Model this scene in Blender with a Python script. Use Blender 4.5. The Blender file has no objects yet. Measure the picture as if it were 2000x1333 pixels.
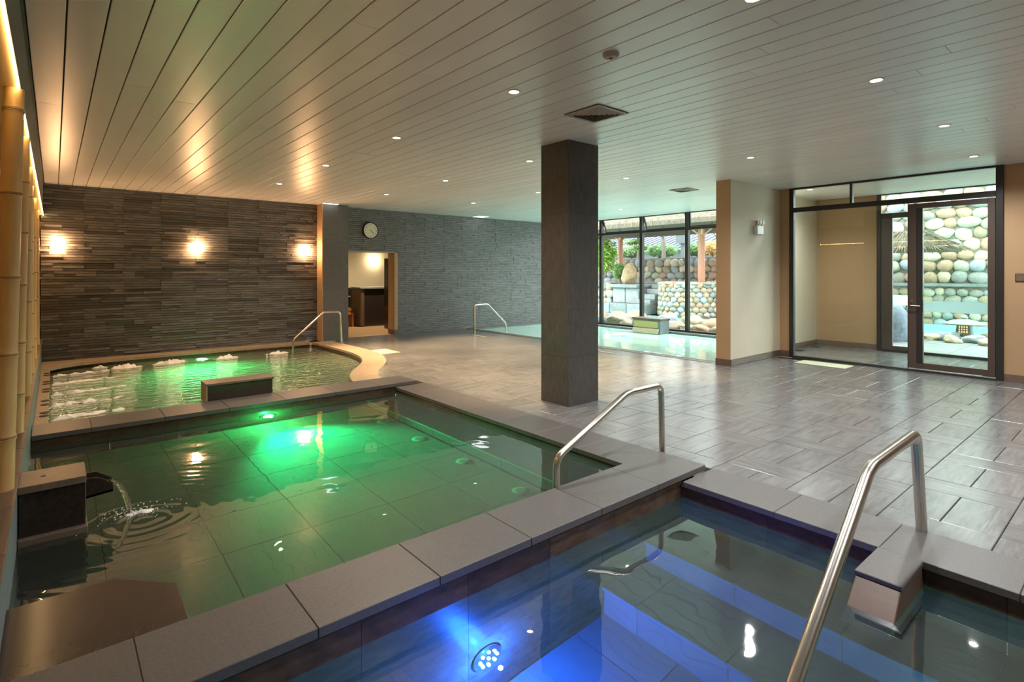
import bpy, bmesh, math, random
from mathutils import Vector, Matrix, noise as mnoise
random.seed(7)
sc = bpy.context.scene
COL = sc.collection
PI = math.pi

# ------------------------------------------------------------------ camera
F_PX, HORIZON, YAW, CAM_H = 1065.7, 531.5, 0.6982, 1.6
cam = bpy.data.cameras.new('camera')
cam.sensor_width = 36.0
cam.lens = 36.0 * F_PX / 2000.0
cam.shift_y = -(666.5 - HORIZON) / 2000.0
cam.clip_start = 0.05
camo = bpy.data.objects.new('camera', cam)
camo.location = (0, 0, CAM_H)
camo.rotation_euler = (PI / 2, 0, -YAW)
COL.objects.link(camo)
sc.camera = camo

# ------------------------------------------------------------------ world, exposure
w = bpy.data.worlds.new('overcast_sky'); sc.world = w
w.use_nodes = True
bg = w.node_tree.nodes['Background']
bg.inputs[0].default_value = (0.93, 0.97, 1.0, 1)
bg.inputs[1].default_value = 4.8
sc.view_settings.view_transform = 'Standard'
sc.view_settings.look = 'None'
sc.view_settings.gamma = 1.0
sc.view_settings.use_curve_mapping = False
sc.view_settings.exposure = 1.25
cy = sc.cycles
cy.max_bounces = 10; cy.diffuse_bounces = 5; cy.glossy_bounces = 5
cy.transmission_bounces = 8; cy.transparent_max_bounces = 16
cy.caustics_reflective = False; cy.caustics_refractive = False
cy.blur_glossy = 1.0
cy.sample_clamp_indirect = 6.0
cy.use_denoising = True

LAMP = {'down': 90.0, 'sconce': 44.0, 'cove': 27.0, 'green': 170.0, 'blue': 45.0}

# ------------------------------------------------------------------ helpers
WORLD = {}
def wl(o):
    return WORLD.get(o.name, Vector((0, 0, 0))) if o else Vector((0, 0, 0))

def link(o, parent=None, loc=(0, 0, 0)):
    COL.objects.link(o)
    loc = Vector(loc)
    o.parent = parent
    o.location = loc - wl(parent)
    WORLD[o.name] = loc
    return o

def tag(o, label=None, cat=None, group=None, kind=None):
    if label: o['label'] = label
    if cat: o['category'] = cat
    if group: o['group'] = group
    if kind: o['kind'] = kind
    return o

def thing(name, label, cat, loc=(0, 0, 0), group=None):
    o = bpy.data.objects.new(name, None)
    o.empty_display_size = 0.1
    link(o, None, loc)
    return tag(o, label, cat, group)

def structure(name, loc=(0, 0, 0), label=None):
    o = bpy.data.objects.new(name, None)
    link(o, None, loc)
    return tag(o, label, None, None, 'structure')

class MB:
    """collects geometry; build() links it as ONE mesh object"""
    def __init__(s): s.v = []; s.f = []
    def add(s, vs, fs):
        n = len(s.v); s.v += [tuple(p) for p in vs]
        s.f += [tuple(i + n for i in f) for f in fs]; return s
    def box(s, x0, x1, y0, y1, z0, z1):
        return s.add([(x0,y0,z0),(x1,y0,z0),(x1,y1,z0),(x0,y1,z0),(x0,y0,z1),(x1,y0,z1),(x1,y1,z1),(x0,y1,z1)],
            [(0,3,2,1),(4,5,6,7),(0,1,5,4),(1,2,6,5),(2,3,7,6),(3,0,4,7)])
    def hexa(s, b, t):
        return s.add(list(b) + list(t), [(0,3,2,1),(4,5,6,7),(0,1,5,4),(1,2,6,5),(2,3,7,6),(3,0,4,7)])
    def prism(s, poly, z0, z1):
        n = len(poly)
        vs = [(x,y,z0) for x,y in poly] + [(x,y,z1) for x,y in poly]
        fs = [tuple(range(n-1,-1,-1)), tuple(range(n,2*n))]
        fs += [(i,(i+1)%n,n+(i+1)%n,n+i) for i in range(n)]
        return s.add(vs, fs)
    def quad(s, a, b, c, d): return s.add([a,b,c,d], [(0,1,2,3)])
    def tube(s, path, r, n=12, cap=True):
        path = [Vector(p) for p in path]; rings = []
        up = None
        for i, p in enumerate(path):
            t = (path[min(i+1,len(path)-1)] - path[max(i-1,0)]).normalized()
            if up is None:
                up = Vector((0,0,1)) if abs(t.z) < .9 else Vector((1,0,0))
            a = t.cross(up)
            if a.length < 1e-4: a = t.cross(Vector((0,1,0)))
            a.normalize(); b = a.cross(t).normalized(); up = b
            rr = r[i] if isinstance(r, (list,tuple)) else r
            rings.append([p + (a*math.cos(k*2*PI/n) + b*math.sin(k*2*PI/n))*rr for k in range(n)])
        vs = [q for ring in rings for q in ring]; fs = []
        for i in range(len(rings)-1):
            for k in range(n):
                fs.append((i*n+k, i*n+(k+1)%n, (i+1)*n+(k+1)%n, (i+1)*n+k))
        if cap:
            fs.append(tuple(range(n-1,-1,-1))); m = (len(rings)-1)*n
            fs.append(tuple(range(m, m+n)))
        return s.add(vs, fs)
    def lathe(s, prof, c=(0,0,0), n=24, axis='z'):
        vs = []; fs = []
        for (r,z) in prof:
            for k in range(n):
                a = k*2*PI/n; x,y = r*math.cos(a), r*math.sin(a)
                p = (x,y,z) if axis=='z' else ((x,z,y) if axis=='y' else (z,x,y))
                vs.append((p[0]+c[0],p[1]+c[1],p[2]+c[2]))
        for i in range(len(prof)-1):
            for k in range(n): fs.append((i*n+k,i*n+(k+1)%n,(i+1)*n+(k+1)%n,(i+1)*n+k))
        fs.append(tuple(range(n-1,-1,-1))); m=(len(prof)-1)*n; fs.append(tuple(range(m,m+n)))
        return s.add(vs, fs)
    def mesh(s, name, mat, bevel=0, smooth=False, seg=1, fix=True):
        me = bpy.data.meshes.new(name); me.from_pydata(s.v, [], s.f)
        if fix or bevel:
            bm = bmesh.new(); bm.from_mesh(me)
            bmesh.ops.recalc_face_normals(bm, faces=bm.faces)
            if bevel:
                es = [e for e in bm.edges if len(e.link_faces)==2 and e.calc_face_angle(0) > .5]
                bmesh.ops.bevel(bm, geom=es, offset=bevel, segments=seg, profile=.5, affect='EDGES')
            bm.to_mesh(me); bm.free()
        if smooth:
            for p in me.polygons: p.use_smooth = True
            if smooth == 'auto':
                try: me.set_sharp_from_angle(angle=.7)
                except Exception: pass
        if mat: me.materials.append(mat)
        return me
    def build(s, name, mat, parent=None, bevel=0, smooth=False, loc=None, seg=1, fix=True):
        """geometry is given in world coordinates; the origin goes to loc or the bounds' base centre"""
        if loc is None:
            xs=[p[0] for p in s.v]; ys=[p[1] for p in s.v]; zs=[p[2] for p in s.v]
            loc=((min(xs)+max(xs))/2,(min(ys)+max(ys))/2,min(zs))
        s.v=[(p[0]-loc[0],p[1]-loc[1],p[2]-loc[2]) for p in s.v]
        return link(bpy.data.objects.new(name, s.mesh(name, mat, bevel, smooth, seg, fix)), parent, loc)

def inst(name, me, parent, loc, rot=(0,0,0), scale=(1,1,1)):
    o = bpy.data.objects.new(name, me); link(o, parent, loc)
    o.rotation_euler = rot; o.scale = scale
    return o

def round_path(pts, r=.08, n=5):
    pts=[Vector(p) for p in pts]; out=[pts[0]]
    for i in range(1,len(pts)-1):
        a=(pts[i-1]-pts[i]); b=(pts[i+1]-pts[i])
        d=min(r,a.length*.45,b.length*.45); a.normalize(); b.normalize()
        p0=pts[i]+a*d; p1=pts[i]+b*d
        for k in range(n+1):
            t=k/n; out.append(p0*(1-t)**2+pts[i]*2*t*(1-t)+p1*t*t)
    out.append(pts[-1]); return out

# ------------------------------------------------------------------ materials
def M(name, col, rough=.5, metal=0.0, var=0.0, hue=0.0, grain=None, bump=None, stretch=(1,1,1), emit=None, spec=.5, ramp=None, coat=0.0):
    """grain = (scale, amount) colour mottling; bump = (scale, strength, distance); var = per-object brightness spread"""
    m = bpy.data.materials.new(name); m.use_nodes = True
    nt = m.node_tree; N = nt.nodes; L = nt.links
    p = N['Principled BSDF']
    p.inputs['Base Color'].default_value = (*col, 1)
    p.inputs['Roughness'].default_value = rough
    p.inputs['Metallic'].default_value = metal
    p.inputs['Specular IOR Level'].default_value = spec
    p.inputs['Coat Weight'].default_value = coat
    p.inputs['Coat Roughness'].default_value = .15
    if emit:
        p.inputs['Emission Color'].default_value = (*emit[0], 1); p.inputs['Emission Strength'].default_value = emit[1]
    cur = None
    if grain or bump:
        tc = N.new('ShaderNodeTexCoord'); mp = N.new('ShaderNodeMapping')
        mp.inputs['Scale'].default_value = stretch
        oi2 = N.new('ShaderNodeObjectInfo'); va = N.new('ShaderNodeVectorMath'); va.operation='ADD'
        ms = N.new('ShaderNodeMath'); ms.operation='MULTIPLY'; ms.inputs[1].default_value = 37.0
        L.new(oi2.outputs['Random'], ms.inputs[0])
        L.new(tc.outputs['Object'], mp.inputs[0]); L.new(mp.outputs[0], va.inputs[0]); L.new(ms.outputs[0], va.inputs[1])
        vec = va.outputs[0]
    if ramp:
        oi = N.new('ShaderNodeObjectInfo'); cr = N.new('ShaderNodeValToRGB')
        cr.color_ramp.interpolation='CONSTANT'
        els = cr.color_ramp.elements
        for i,c in enumerate(ramp):
            e = els[i] if i < 2 else els.new(i/len(ramp))
            e.position = i/len(ramp); e.color = (*c,1)
        L.new(oi.outputs['Random'], cr.inputs[0]); cur = cr.outputs[0]
    if grain:
        nz = N.new('ShaderNodeTexNoise'); nz.inputs['Scale'].default_value = grain[0]; nz.inputs['Detail'].default_value = 6
        nz.inputs['Roughness'].default_value = .65
        L.new(vec, nz.inputs['Vector'])
        mr = N.new('ShaderNodeMapRange'); mr.inputs[1].default_value=.25; mr.inputs[2].default_value=.75
        mr.inputs[3].default_value = 1-grain[1]; mr.inputs[4].default_value = 1+grain[1]
        L.new(nz.outputs['Fac'], mr.inputs[0])
        hs = N.new('ShaderNodeHueSaturation')
        if cur: L.new(cur, hs.inputs['Color'])
        else: hs.inputs['Color'].default_value = (*col,1)
        L.new(mr.outputs[0], hs.inputs['Value']); cur = hs.outputs[0]
    if var:
        oi = N.new('ShaderNodeObjectInfo'); mr = N.new('ShaderNodeMapRange')
        mr.inputs[3].default_value = 1-var; mr.inputs[4].default_value = 1+var
        L.new(oi.outputs['Random'], mr.inputs[0])
        hs = N.new('ShaderNodeHueSaturation')
        if cur: L.new(cur, hs.inputs['Color'])
        else: hs.inputs['Color'].default_value = (*col,1)
        L.new(mr.outputs[0], hs.inputs['Value']); cur = hs.outputs[0]
    if cur: L.new(cur, p.inputs['Base Color'])
    if bump:
        nb = N.new('ShaderNodeTexNoise'); nb.inputs['Scale'].default_value = bump[0]; nb.inputs['Detail'].default_value = 5
        L.new(vec, nb.inputs['Vector'])
        bp = N.new('ShaderNodeBump'); bp.inputs['Strength'].default_value = bump[1]
        bp.inputs['Distance'].default_value = bump[2] if len(bump)>2 else .01
        L.new(nb.outputs['Fac'], bp.inputs['Height']); L.new(bp.outputs[0], p.inputs['Normal'])
    return m

def emission(name, col, s):
    m = bpy.data.materials.new(name); m.use_nodes=True
    N=m.node_tree.nodes; N.clear()
    e=N.new('ShaderNodeEmission'); o=N.new('ShaderNodeOutputMaterial')
    e.inputs[0].default_value=(*col,1); e.inputs[1].default_value=s
    m.node_tree.links.new(e.outputs[0],o.inputs[0]); return m

def pane_glass(name, tint=(.93,.98,.96), frost=0.0):
    m = bpy.data.materials.new(name); m.use_nodes=True
    nt=m.node_tree; N=nt.nodes; L=nt.links; N.clear()
    o=N.new('ShaderNodeOutputMaterial'); t=N.new('ShaderNodeBsdfTransparent'); g=N.new('ShaderNodeBsdfGlossy')
    lw_=N.new('ShaderNodeLayerWeight'); lw_.inputs[0].default_value=.5; mx=N.new('ShaderNodeMixShader')
    pw_=N.new('ShaderNodeMath'); pw_.operation='POWER'; pw_.inputs[1].default_value=5.0
    f=N.new('ShaderNodeMath'); f.operation='MULTIPLY_ADD'; f.inputs[1].default_value=.96; f.inputs[2].default_value=.035
    L.new(lw_.outputs['Facing'],pw_.inputs[0]); L.new(pw_.outputs[0],f.inputs[0])
    t.inputs[0].default_value=(*tint,1); g.inputs['Roughness'].default_value=.01
    L.new(f.outputs[0],mx.inputs[0]); L.new(t.outputs[0],mx.inputs[1]); L.new(g.outputs[0],mx.inputs[2])
    out=mx.outputs[0]
    if frost:
        d=N.new('ShaderNodeBsdfTranslucent'); d.inputs[0].default_value=(.75,.95,.97,1)
        d2=N.new('ShaderNodeBsdfDiffuse'); d2.inputs[0].default_value=(.7,.9,.92,1)
        a=N.new('ShaderNodeMixShader'); a.inputs[0].default_value=.3
        L.new(d.outputs[0],a.inputs[1]); L.new(d2.outputs[0],a.inputs[2])
        b=N.new('ShaderNodeMixShader'); b.inputs[0].default_value=frost
        L.new(out,b.inputs[1]); L.new(a.outputs[0],b.inputs[2]); out=b.outputs[0]
    L.new(out,o.inputs[0]); return m

def water(name, tint, scale=2.5, strength=.05, rough=0.0, ring=None, stretch=(1,1,1), coat=1.0, clear=1.0):
    m = bpy.data.materials.new(name); m.use_nodes=True
    nt=m.node_tree; N=nt.nodes; L=nt.links; p=N['Principled BSDF']
    p.inputs['Base Color'].default_value=(*tint,1); p.inputs['Transmission Weight'].default_value=clear
    p.inputs['IOR'].default_value=1.333; p.inputs['Roughness'].default_value=rough
    p.inputs['Coat Weight'].default_value=coat; p.inputs['Coat IOR'].default_value=2.0; p.inputs['Coat Roughness'].default_value=.02
    geo=N.new('ShaderNodeNewGeometry'); mp=N.new('ShaderNodeMapping'); mp.inputs['Scale'].default_value=stretch
    nz=N.new('ShaderNodeTexNoise'); nz.inputs['Scale'].default_value=scale; nz.inputs['Detail'].default_value=2.5
    L.new(geo.outputs['Position'],mp.inputs[0]); L.new(mp.outputs[0],nz.inputs['Vector'])
    h=nz.outputs['Fac']
    if ring:
        sub=N.new('ShaderNodeVectorMath'); sub.operation='SUBTRACT'; sub.inputs[1].default_value=ring
        ln=N.new('ShaderNodeVectorMath'); ln.operation='LENGTH'
        L.new(geo.outputs['Position'],sub.inputs[0]); L.new(sub.outputs[0],ln.inputs[0])
        nz2=N.new('ShaderNodeTexNoise'); nz2.inputs['Scale'].default_value=2.2
        L.new(geo.outputs['Position'],nz2.inputs['Vector'])
        ad=N.new('ShaderNodeMath'); ad.operation='MULTIPLY_ADD'; ad.inputs[1].default_value=.12
        L.new(nz2.outputs['Fac'],ad.inputs[0]); L.new(ln.outputs['Value'],ad.inputs[2])
        mu=N.new('ShaderNodeMath'); mu.operation='MULTIPLY'; mu.inputs[1].default_value=62.0
        L.new(ad.outputs[0],mu.inputs[0])
        sn=N.new('ShaderNodeMath'); sn.operation='SINE'; L.new(mu.outputs[0],sn.inputs[0])
        fa=N.new('ShaderNodeMapRange'); fa.inputs[1].default_value=.1; fa.inputs[2].default_value=1.5
        fa.inputs[3].default_value=.05; fa.inputs[4].default_value=0.0
        L.new(ln.outputs['Value'],fa.inputs[0])
        m2=N.new('ShaderNodeMath'); m2.operation='MULTIPLY'; L.new(sn.outputs[0],m2.inputs[0]); L.new(fa.outputs[0],m2.inputs[1])
        a2=N.new('ShaderNodeMath'); a2.operation='ADD'; L.new(m2.outputs[0],a2.inputs[0]); L.new(h,a2.inputs[1]); h=a2.outputs[0]
    bp=N.new('ShaderNodeBump'); bp.inputs['Strength'].default_value=1.0; bp.inputs['Distance'].default_value=strength
    L.new(h,bp.inputs['Height']); L.new(bp.outputs[0],p.inputs['Normal']); L.new(bp.outputs[0],p.inputs['Coat Normal'])
    return m

m_deck = M('deck_slate', (.145,.144,.142), .22, var=.10, grain=(3.0,.35), bump=(4.5,.25,.006), stretch=(1.0,7.0,1.0), spec=.30)
m_grout = M('dark_grout', (.035,.033,.03), .7)
m_cope = M('coping_stone', (.095,.089,.085), .42, var=.08, grain=(60,.22), bump=(70,.25,.003))
m_wallt = M('brown_pool_tile', (.075,.048,.03), .25, var=.25, grain=(9,.5), bump=(14,.2,.004), stretch=(1,1,3))
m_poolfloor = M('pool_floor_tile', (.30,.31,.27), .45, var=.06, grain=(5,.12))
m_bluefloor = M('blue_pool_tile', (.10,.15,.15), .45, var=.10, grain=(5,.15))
m_riser = M('dark_riser_tile', (.07,.075,.065), .45, var=.08)
m_poolgrout = M('pool_grout', (.06,.065,.06), .7)
m_spafloor = M('spa_floor_tile', (.36,.33,.22), .5, var=.08, grain=(6,.2))
m_spaledge = M('tan_ledge_stone', (.38,.29,.19), .5, var=.05, grain=(14,.2), bump=(30,.15,.003))
m_mint = M('mint_pool_tile', (.50,.80,.66), .4, var=.05, grain=(3,.1))
m_strip = M('stacked_slate', (.115,.105,.097), .5, var=.38, grain=(7,.35), bump=(25,.5,.006), stretch=(1,1,4))
m_strip_s = M('stacked_slate_rest', (.17,.167,.163), .5, grain=(5,.5), bump=(25,.5,.006), stretch=(1,1,6))
m_wallbase = M('dark_wall_core', (.02,.019,.018), .9)
m_plank = M('satin_ceiling_panel', (.88,.885,.87), .34, metal=.08, var=.03, grain=(1.2,.06), stretch=(1,.4,1))
m_plankgap = M('ceiling_backing', (.10,.095,.09), .8)
m_column = M('column_tile', (.062,.056,.052), .42, var=.06, grain=(26,.35), bump=(60,.2,.002), stretch=(1,1,.25))
m_pilaster = M('pilaster_tile', (.13,.125,.12), .5, var=.05, grain=(20,.2))
m_beige = M('beige_paint', (.66,.57,.43), .65, grain=(1.5,.05))
m_lamptint = M('lamp_tinted_paint', (.45,.285,.15), .65, grain=(1.5,.05))  # beige paint turned tan: warm lamp light put into the colour
m_cream = M('cream_paint', (.78,.74,.56), .7)
m_base = M('brown_skirting', (.15,.10,.07), .45, var=.12, grain=(20,.2))
m_bamboo = M('bamboo', (.66,.43,.17), .38, var=.14, grain=(5,.22), bump=(12,.1,.003), stretch=(1,1,.12))
m_node = M('bamboo_node', (.30,.18,.07), .5)
m_tanpanel = M('tan_panel', (.55,.36,.16), .6, grain=(2,.1))
m_fascia = M('grey_fascia', (.12,.105,.09), .5)
m_steel = M('brushed_steel', (.62,.58,.52), .24, metal=1.0, grain=(3,.05))
m_chrome = M('chrome', (.8,.8,.8), .12, metal=1.0)
m_frame = M('black_aluminium', (.028,.024,.022), .38, spec=.4)
m_frameb = M('bronze_aluminium', (.075,.052,.04), .4)
m_glass = pane_glass('clear_pane')
m_gglass = pane_glass('green_pane', (.88,.97,.93))
m_frost = pane_glass('frosted_band', (.93,.98,.96), .75)
m_white = M('white_plastic', (.8,.8,.78), .35)
m_vent = M('vent_grey', (.42,.38,.34), .45)
m_ventdark = M('vent_dark', (.03,.028,.026), .6)
m_blackstone = M('polished_black_stone', (.035,.026,.02), .16, grain=(30,.4), bump=(40,.06,.002))
m_slab = M('polished_brown_stone', (.045,.03,.024), .17, grain=(30,.25), bump=(60,.05,.001))
m_blocktop = M('dark_block_top', (.17,.125,.09), .4, grain=(9,.35), bump=(30,.2,.003), stretch=(1,5,1))
m_taper = M('brown_block_tile', (.10,.06,.042), .35, grain=(30,.15))
m_ochre = M('ochre_panel', (.45,.42,.16), .4)
m_greystone = M('grey_stone', (.17,.2,.21), .5, grain=(8,.2))
m_foam = M('water_foam', (.92,.95,.92), .5, bump=(40,.6,.02), grain=(14,.06))
m_splash = M('splash_drop', (.92,.97,.95), .08, spec=.8)
m_palegrout = M('pale_grout', (.30,.27,.24), .7)
m_hatch = M('pale_hatch_stone', (.62,.55,.40), .4, grain=(12,.08))
m_mat = M('pale_mat', (.60,.62,.42), .7, grain=(30,.1))
m_roomfloor = M('tan_floor', (.42,.27,.14), .4, grain=(3,.12))
m_darkgran = M('dark_granite', (.035,.028,.025), .18, grain=(30,.3))
m_wood = M('orange_wood', (.45,.19,.07), .45, grain=(8,.25), stretch=(1,1,.2))
m_palewood = M('pale_wood', (.6,.42,.22), .5, grain=(8,.2))
m_plaque = M('plaque_brown', (.05,.026,.015), .4, grain=(15,.3))
m_face = M('clock_face', (.80,.78,.62), .5)
m_ink = M('clock_ink', (.05,.05,.045), .6)
m_cobble = M('cobble', (.4,.35,.28), .75, var=.28, grain=(3.5,.25), bump=(6,.4,.03),
   ramp=[(.34,.27,.18),(.27,.26,.21),(.36,.26,.17),(.23,.25,.23),(.32,.21,.14),(.29,.29,.22),(.38,.32,.23),(.21,.24,.26)])
m_mortar = M('mortar', (.22,.21,.18), .9, grain=(5,.3))
m_boulder = M('boulder', (.4,.33,.24), .75, var=.2, grain=(2.5,.3), bump=(4,.6,.04),
   ramp=[(.30,.23,.15),(.22,.22,.20),(.32,.26,.17),(.30,.16,.09),(.19,.21,.22)])
m_ashlar = M('grey_ashlar', (.19,.21,.21), .7, var=.2, grain=(4,.3), bump=(8,.4,.02))
m_paving = M('pale_paving', (.15,.155,.155), .6, var=.06, grain=(5,.15))
m_ground = M('ground_earth', (.22,.21,.18), .9, grain=(1,.2))
m_outpool = M('turquoise_tile', (.22,.72,.66), .4)
m_post = M('red_brown_timber', (.36,.17,.10), .55, grain=(4,.2), stretch=(1,1,.15))
m_thatch = M('thatch', (.10,.085,.06), .9, grain=(14,.4), bump=(25,.8,.03), stretch=(1,1,.2))
m_straw = M('straw', (.13,.105,.065), .9, grain=(30,.4))
m_rooftile = M('blue_grey_rooftile', (.045,.055,.08), .5, var=.08, grain=(3,.15))
m_render = M('pale_render', (.13,.15,.16), .7)
m_hedge = M('hedge_leaf', (.10,.22,.05), .6, grain=(4,.6))
m_bushleaf = M('bright_leaf', (.26,.42,.06), .55, grain=(4,.5))
m_pineleaf = M('pine_leaf', (.16,.26,.09), .6, grain=(5,.5))
m_orangeleaf = M('amber_leaf', (.50,.28,.07), .6, grain=(5,.4))
m_bark = M('grey_bark', (.16,.13,.11), .8, grain=(10,.3))
m_lantern = M('lantern_stone', (.17,.185,.18), .8, grain=(12,.25))
m_w_green = water('warm_pool_water', (.80,.96,.86), 1.6, .009, ring=(.46,4.36,-.05), clear=.975, coat=.45)
m_w_blue = water('cold_pool_water', (.62,.92,.92), 1.1, .012, clear=.98, coat=.8)
m_w_spa = water('spa_water', (.78,.84,.62), 6.0, .09, rough=.05, stretch=(.7,1.6,1), coat=.25, clear=.82)
m_w_mint = water('mint_water', (.64,.96,.84), 1.4, .008, stretch=(1,.4,1), coat=.3, clear=.05)
m_w_out = water('outdoor_water', (.40,.82,.76), 2.5, .02, coat=0, clear=.3)
m_stream = water('falling_water', (.95,.99,.98), 30, .01, coat=0.0)
e_down = emission('downlight_lens', (1.0,.88,.68), 4)
e_sconce = emission('sconce_glow', (1.0,.54,.25), LAMP['sconce'])
e_cove = emission('cove_glow', (1.0,.66,.28), LAMP['cove'])
e_green = emission('green_led', (.25,1.0,.4), 14)
e_cyan = emission('cyan_led', (.35,.95,1.0), 22)
e_lamp = emission('room_lamp_glow', (1.0,.72,.45), 22)
e_lant = emission('lantern_glow', (1.0,.55,.18), .8)

CEIL = 3.17
YB = 12.72          # stacked stone wall
XW = 12.75          # outer window plane
XG = 10.65          # inner glass plane
XL = -.17           # plinth face on the left

# ================================================================== STRUCTURE
# ---- floor: screed + slate tiles
GX0, GX1, GY0, GY1 = -.17, 3.62, 2.77, 6.82     # warm pool water opening
RIM = 4.09                                       # outer edge of the flush rims
P3X0, P3X1, P3Y0, P3Y1 = 8.97, 12.66, 4.98, 12.50

def spa_curve(off=0.0):
    pts=[(4.43,12.30),(4.47,11.98),(4.49,11.3),(4.50,10.7),(4.48,10.2),(4.40,9.70),(4.22,9.20),(3.95,8.75),(3.66,8.35),(3.45,7.95),(3.33,7.6),(3.28,7.28)]
    out=[]
    # smooth with Catmull-Rom
    for i in range(len(pts)-1):
        p0=pts[max(i-1,0)];p1=pts[i];p2=pts[i+1];p3=pts[min(i+2,len(pts)-1)]
        for k in range(4):
            t=k/4
            out.append(tuple(.5*((2*p1[j])+(-p0[j]+p2[j])*t+(2*p0[j]-5*p1[j]+4*p2[j]-p3[j])*t*t+(-p0[j]+3*p1[j]-3*p2[j]+p3[j])*t**3) for j in (0,1)))
    out.append(pts[-1])
    if off:
        o2=[]
        for i,p in enumerate(out):
            a=out[max(i-1,0)]; b=out[min(i+1,len(out)-1)]
            tx,ty=b[0]-a[0],b[1]-a[1]; l=math.hypot(tx,ty)
            o2.append((p[0]-ty/l*off, p[1]+tx/l*off))
        out=o2
    return out
SPA_IN = spa_curve(); SPA_OUT = spa_curve(.42)
def spa_x(y, crv):
    for a,b in zip(crv,crv[1:]):
        if (a[1]-y)*(b[1]-y)<=0 and a[1]!=b[1]:
            return a[0]+(b[0]-a[0])*(y-a[1])/(b[1]-a[1])
    return crv[0][0] if y>crv[0][1] else crv[-1][0]

floor = MB()
floor.box(RIM-.02, P3X0-.05, -4, 7.25, -.25, -.022)
floor.box(P3X0-.05, XG+.05, -4, 4.72, -.25, -.022)
floor.box(XG+.05, XW+.15, 1.0, 4.95, -.25, -.022)
poly=[(P3X0-.05,7.25),(P3X0-.05,YB+.3),(4.55,YB+.3)]+[(x+.2,y) for x,y in SPA_IN]+[(3.6,7.25)]
floor.prism(poly,-.25,-.022)
floor.box(-.5, 4.2, -4.0, -1.9, -.25, -.0)
floor = tag(floor.build('floor', m_grout, loc=(6,4,-.25)), 'grey slate tiled deck around the pools', kind='structure')

def proj(x,y,z):
    d=x*math.sin(YAW)+y*math.cos(YAW); l=x*math.cos(YAW)-y*math.sin(YAW)
    if d<.2: return None
    return 1000+F_PX*l/d, HORIZON-F_PX*(z-CAM_H)/d, d

TW, TL, GAP = .288, .576, .005
tm = bpy.data.meshes.new('t')
tile_me = MB().box(-TL/2+GAP/2,TL/2-GAP/2,-TW/2+GAP/2,TW/2-GAP/2,-.022,0).mesh('floor_tile', m_deck, bevel=.003)
tiles=[]
band=-9
y0=.63-TL*9
while y0 < YB:
    x=RIM-.02 - ((int(round((y0-.63)/TL))*.30)%(TW+TL)) - (TW+TL)
    while x < XG+2.2:
        tiles.append((x+TW/2, y0+TL/2, PI/2))
        tiles.append((x+TW+TL/2, y0+TW/2, 0)); tiles.append((x+TW+TL/2, y0+TW*1.5, 0))
        x+=TW+TL
    y0+=TL
def deck_ok(cx,cy,rz):
    hx,hy=(TL/2,TW/2) if rz==0 else (TW/2,TL/2)
    if cy-hy < -1.5 or cy+hy > YB+.02: return False
    lim = RIM if cy<7.3 else spa_x(cy,SPA_OUT)-.12
    if cx+hx < lim+.03: return False
    if cy-hy > 4.66 and cx-hx > P3X0-.16 and cx < XG: return False
    if cx+hx > XG+.05 and not (cx-hx>XG-.3 and 1.25<cy-hy and cy+hy<5.0): return False
    if cx-hx > XW+.1: return False
    return True
tiles=[t for t in tiles if deck_ok(*t)]
def tsize(t):
    q=proj(t[0],t[1],0)
    if not q: return 0
    vis = -150<q[0]<2150 and 520<q[1]<1450
    return (TL*F_PX/q[2])*(TW*F_PX/q[2]*CAM_H/q[2]) if vis else 0
tiles.sort(key=lambda t:-tsize(t))
def clip_tile(t):
    """tiles that meet a rim or wall are cut there"""
    cx,cy,rz=t; hx,hy=(TL/2,TW/2) if rz==0 else (TW/2,TL/2)
    x0,x1,yy0,yy1=cx-hx,cx+hx,cy-hy,cy+hy
    q=(x0,x1,yy0,yy1)
    lim = RIM+.002 if cy<7.3 else spa_x(cy,SPA_OUT)-.14
    x0=max(x0,lim)
    if cx-hx>8.6 and cx<XG and yy0<4.66: yy1=min(yy1,4.698)
    elif yy1>4.7 and yy0<12.6 and cx<XG: x1=min(x1,P3X0-.142)
    if x0<XG-.01 and cx<XG and yy1>1.2: x1=min(x1,XG+.02)
    yy1=min(yy1,4.905 if cx>XG else YB-.04)
    return (x0,x1,yy0,yy1) if (x0,x1,yy0,yy1)!=q else None
rest=MB()
n_t=0
for t in tiles:
    c=clip_tile(t)
    if c and (c[1]-c[0]<.02 or c[3]-c[2]<.02): continue
    if n_t<296 and tsize(t)>0:
        n_t+=1
        if c:
            o=MB().box(c[0]+GAP/2,c[1]-GAP/2,c[2]+GAP/2,c[3]-GAP/2,-.022,0).build('floor_tile', m_deck, floor, bevel=.003)
        else:
            inst('floor_tile', tile_me, floor, (t[0],t[1],random.uniform(-.001,.001)), (0,0,t[2]+random.choice((0,PI))))
    else:
        hx,hy=(TL/2,TW/2) if t[2]==0 else (TW/2,TL/2)
        c=c or (t[0]-hx,t[0]+hx,t[1]-hy,t[1]+hy)
        if c[1]-c[0]>.01 and c[3]-c[2]>.01: rest.box(c[0]+GAP/2,c[1]-GAP/2,c[2]+GAP/2,c[3]-GAP/2,-.022,0)
tag(rest.build('distant_floor_tiles', m_deck, floor), kind='stuff')
MB().box(4.74,5.28,9.74,10.36,-.02,.004).build('floor_hatch', m_hatch, floor, bevel=.002)
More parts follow.
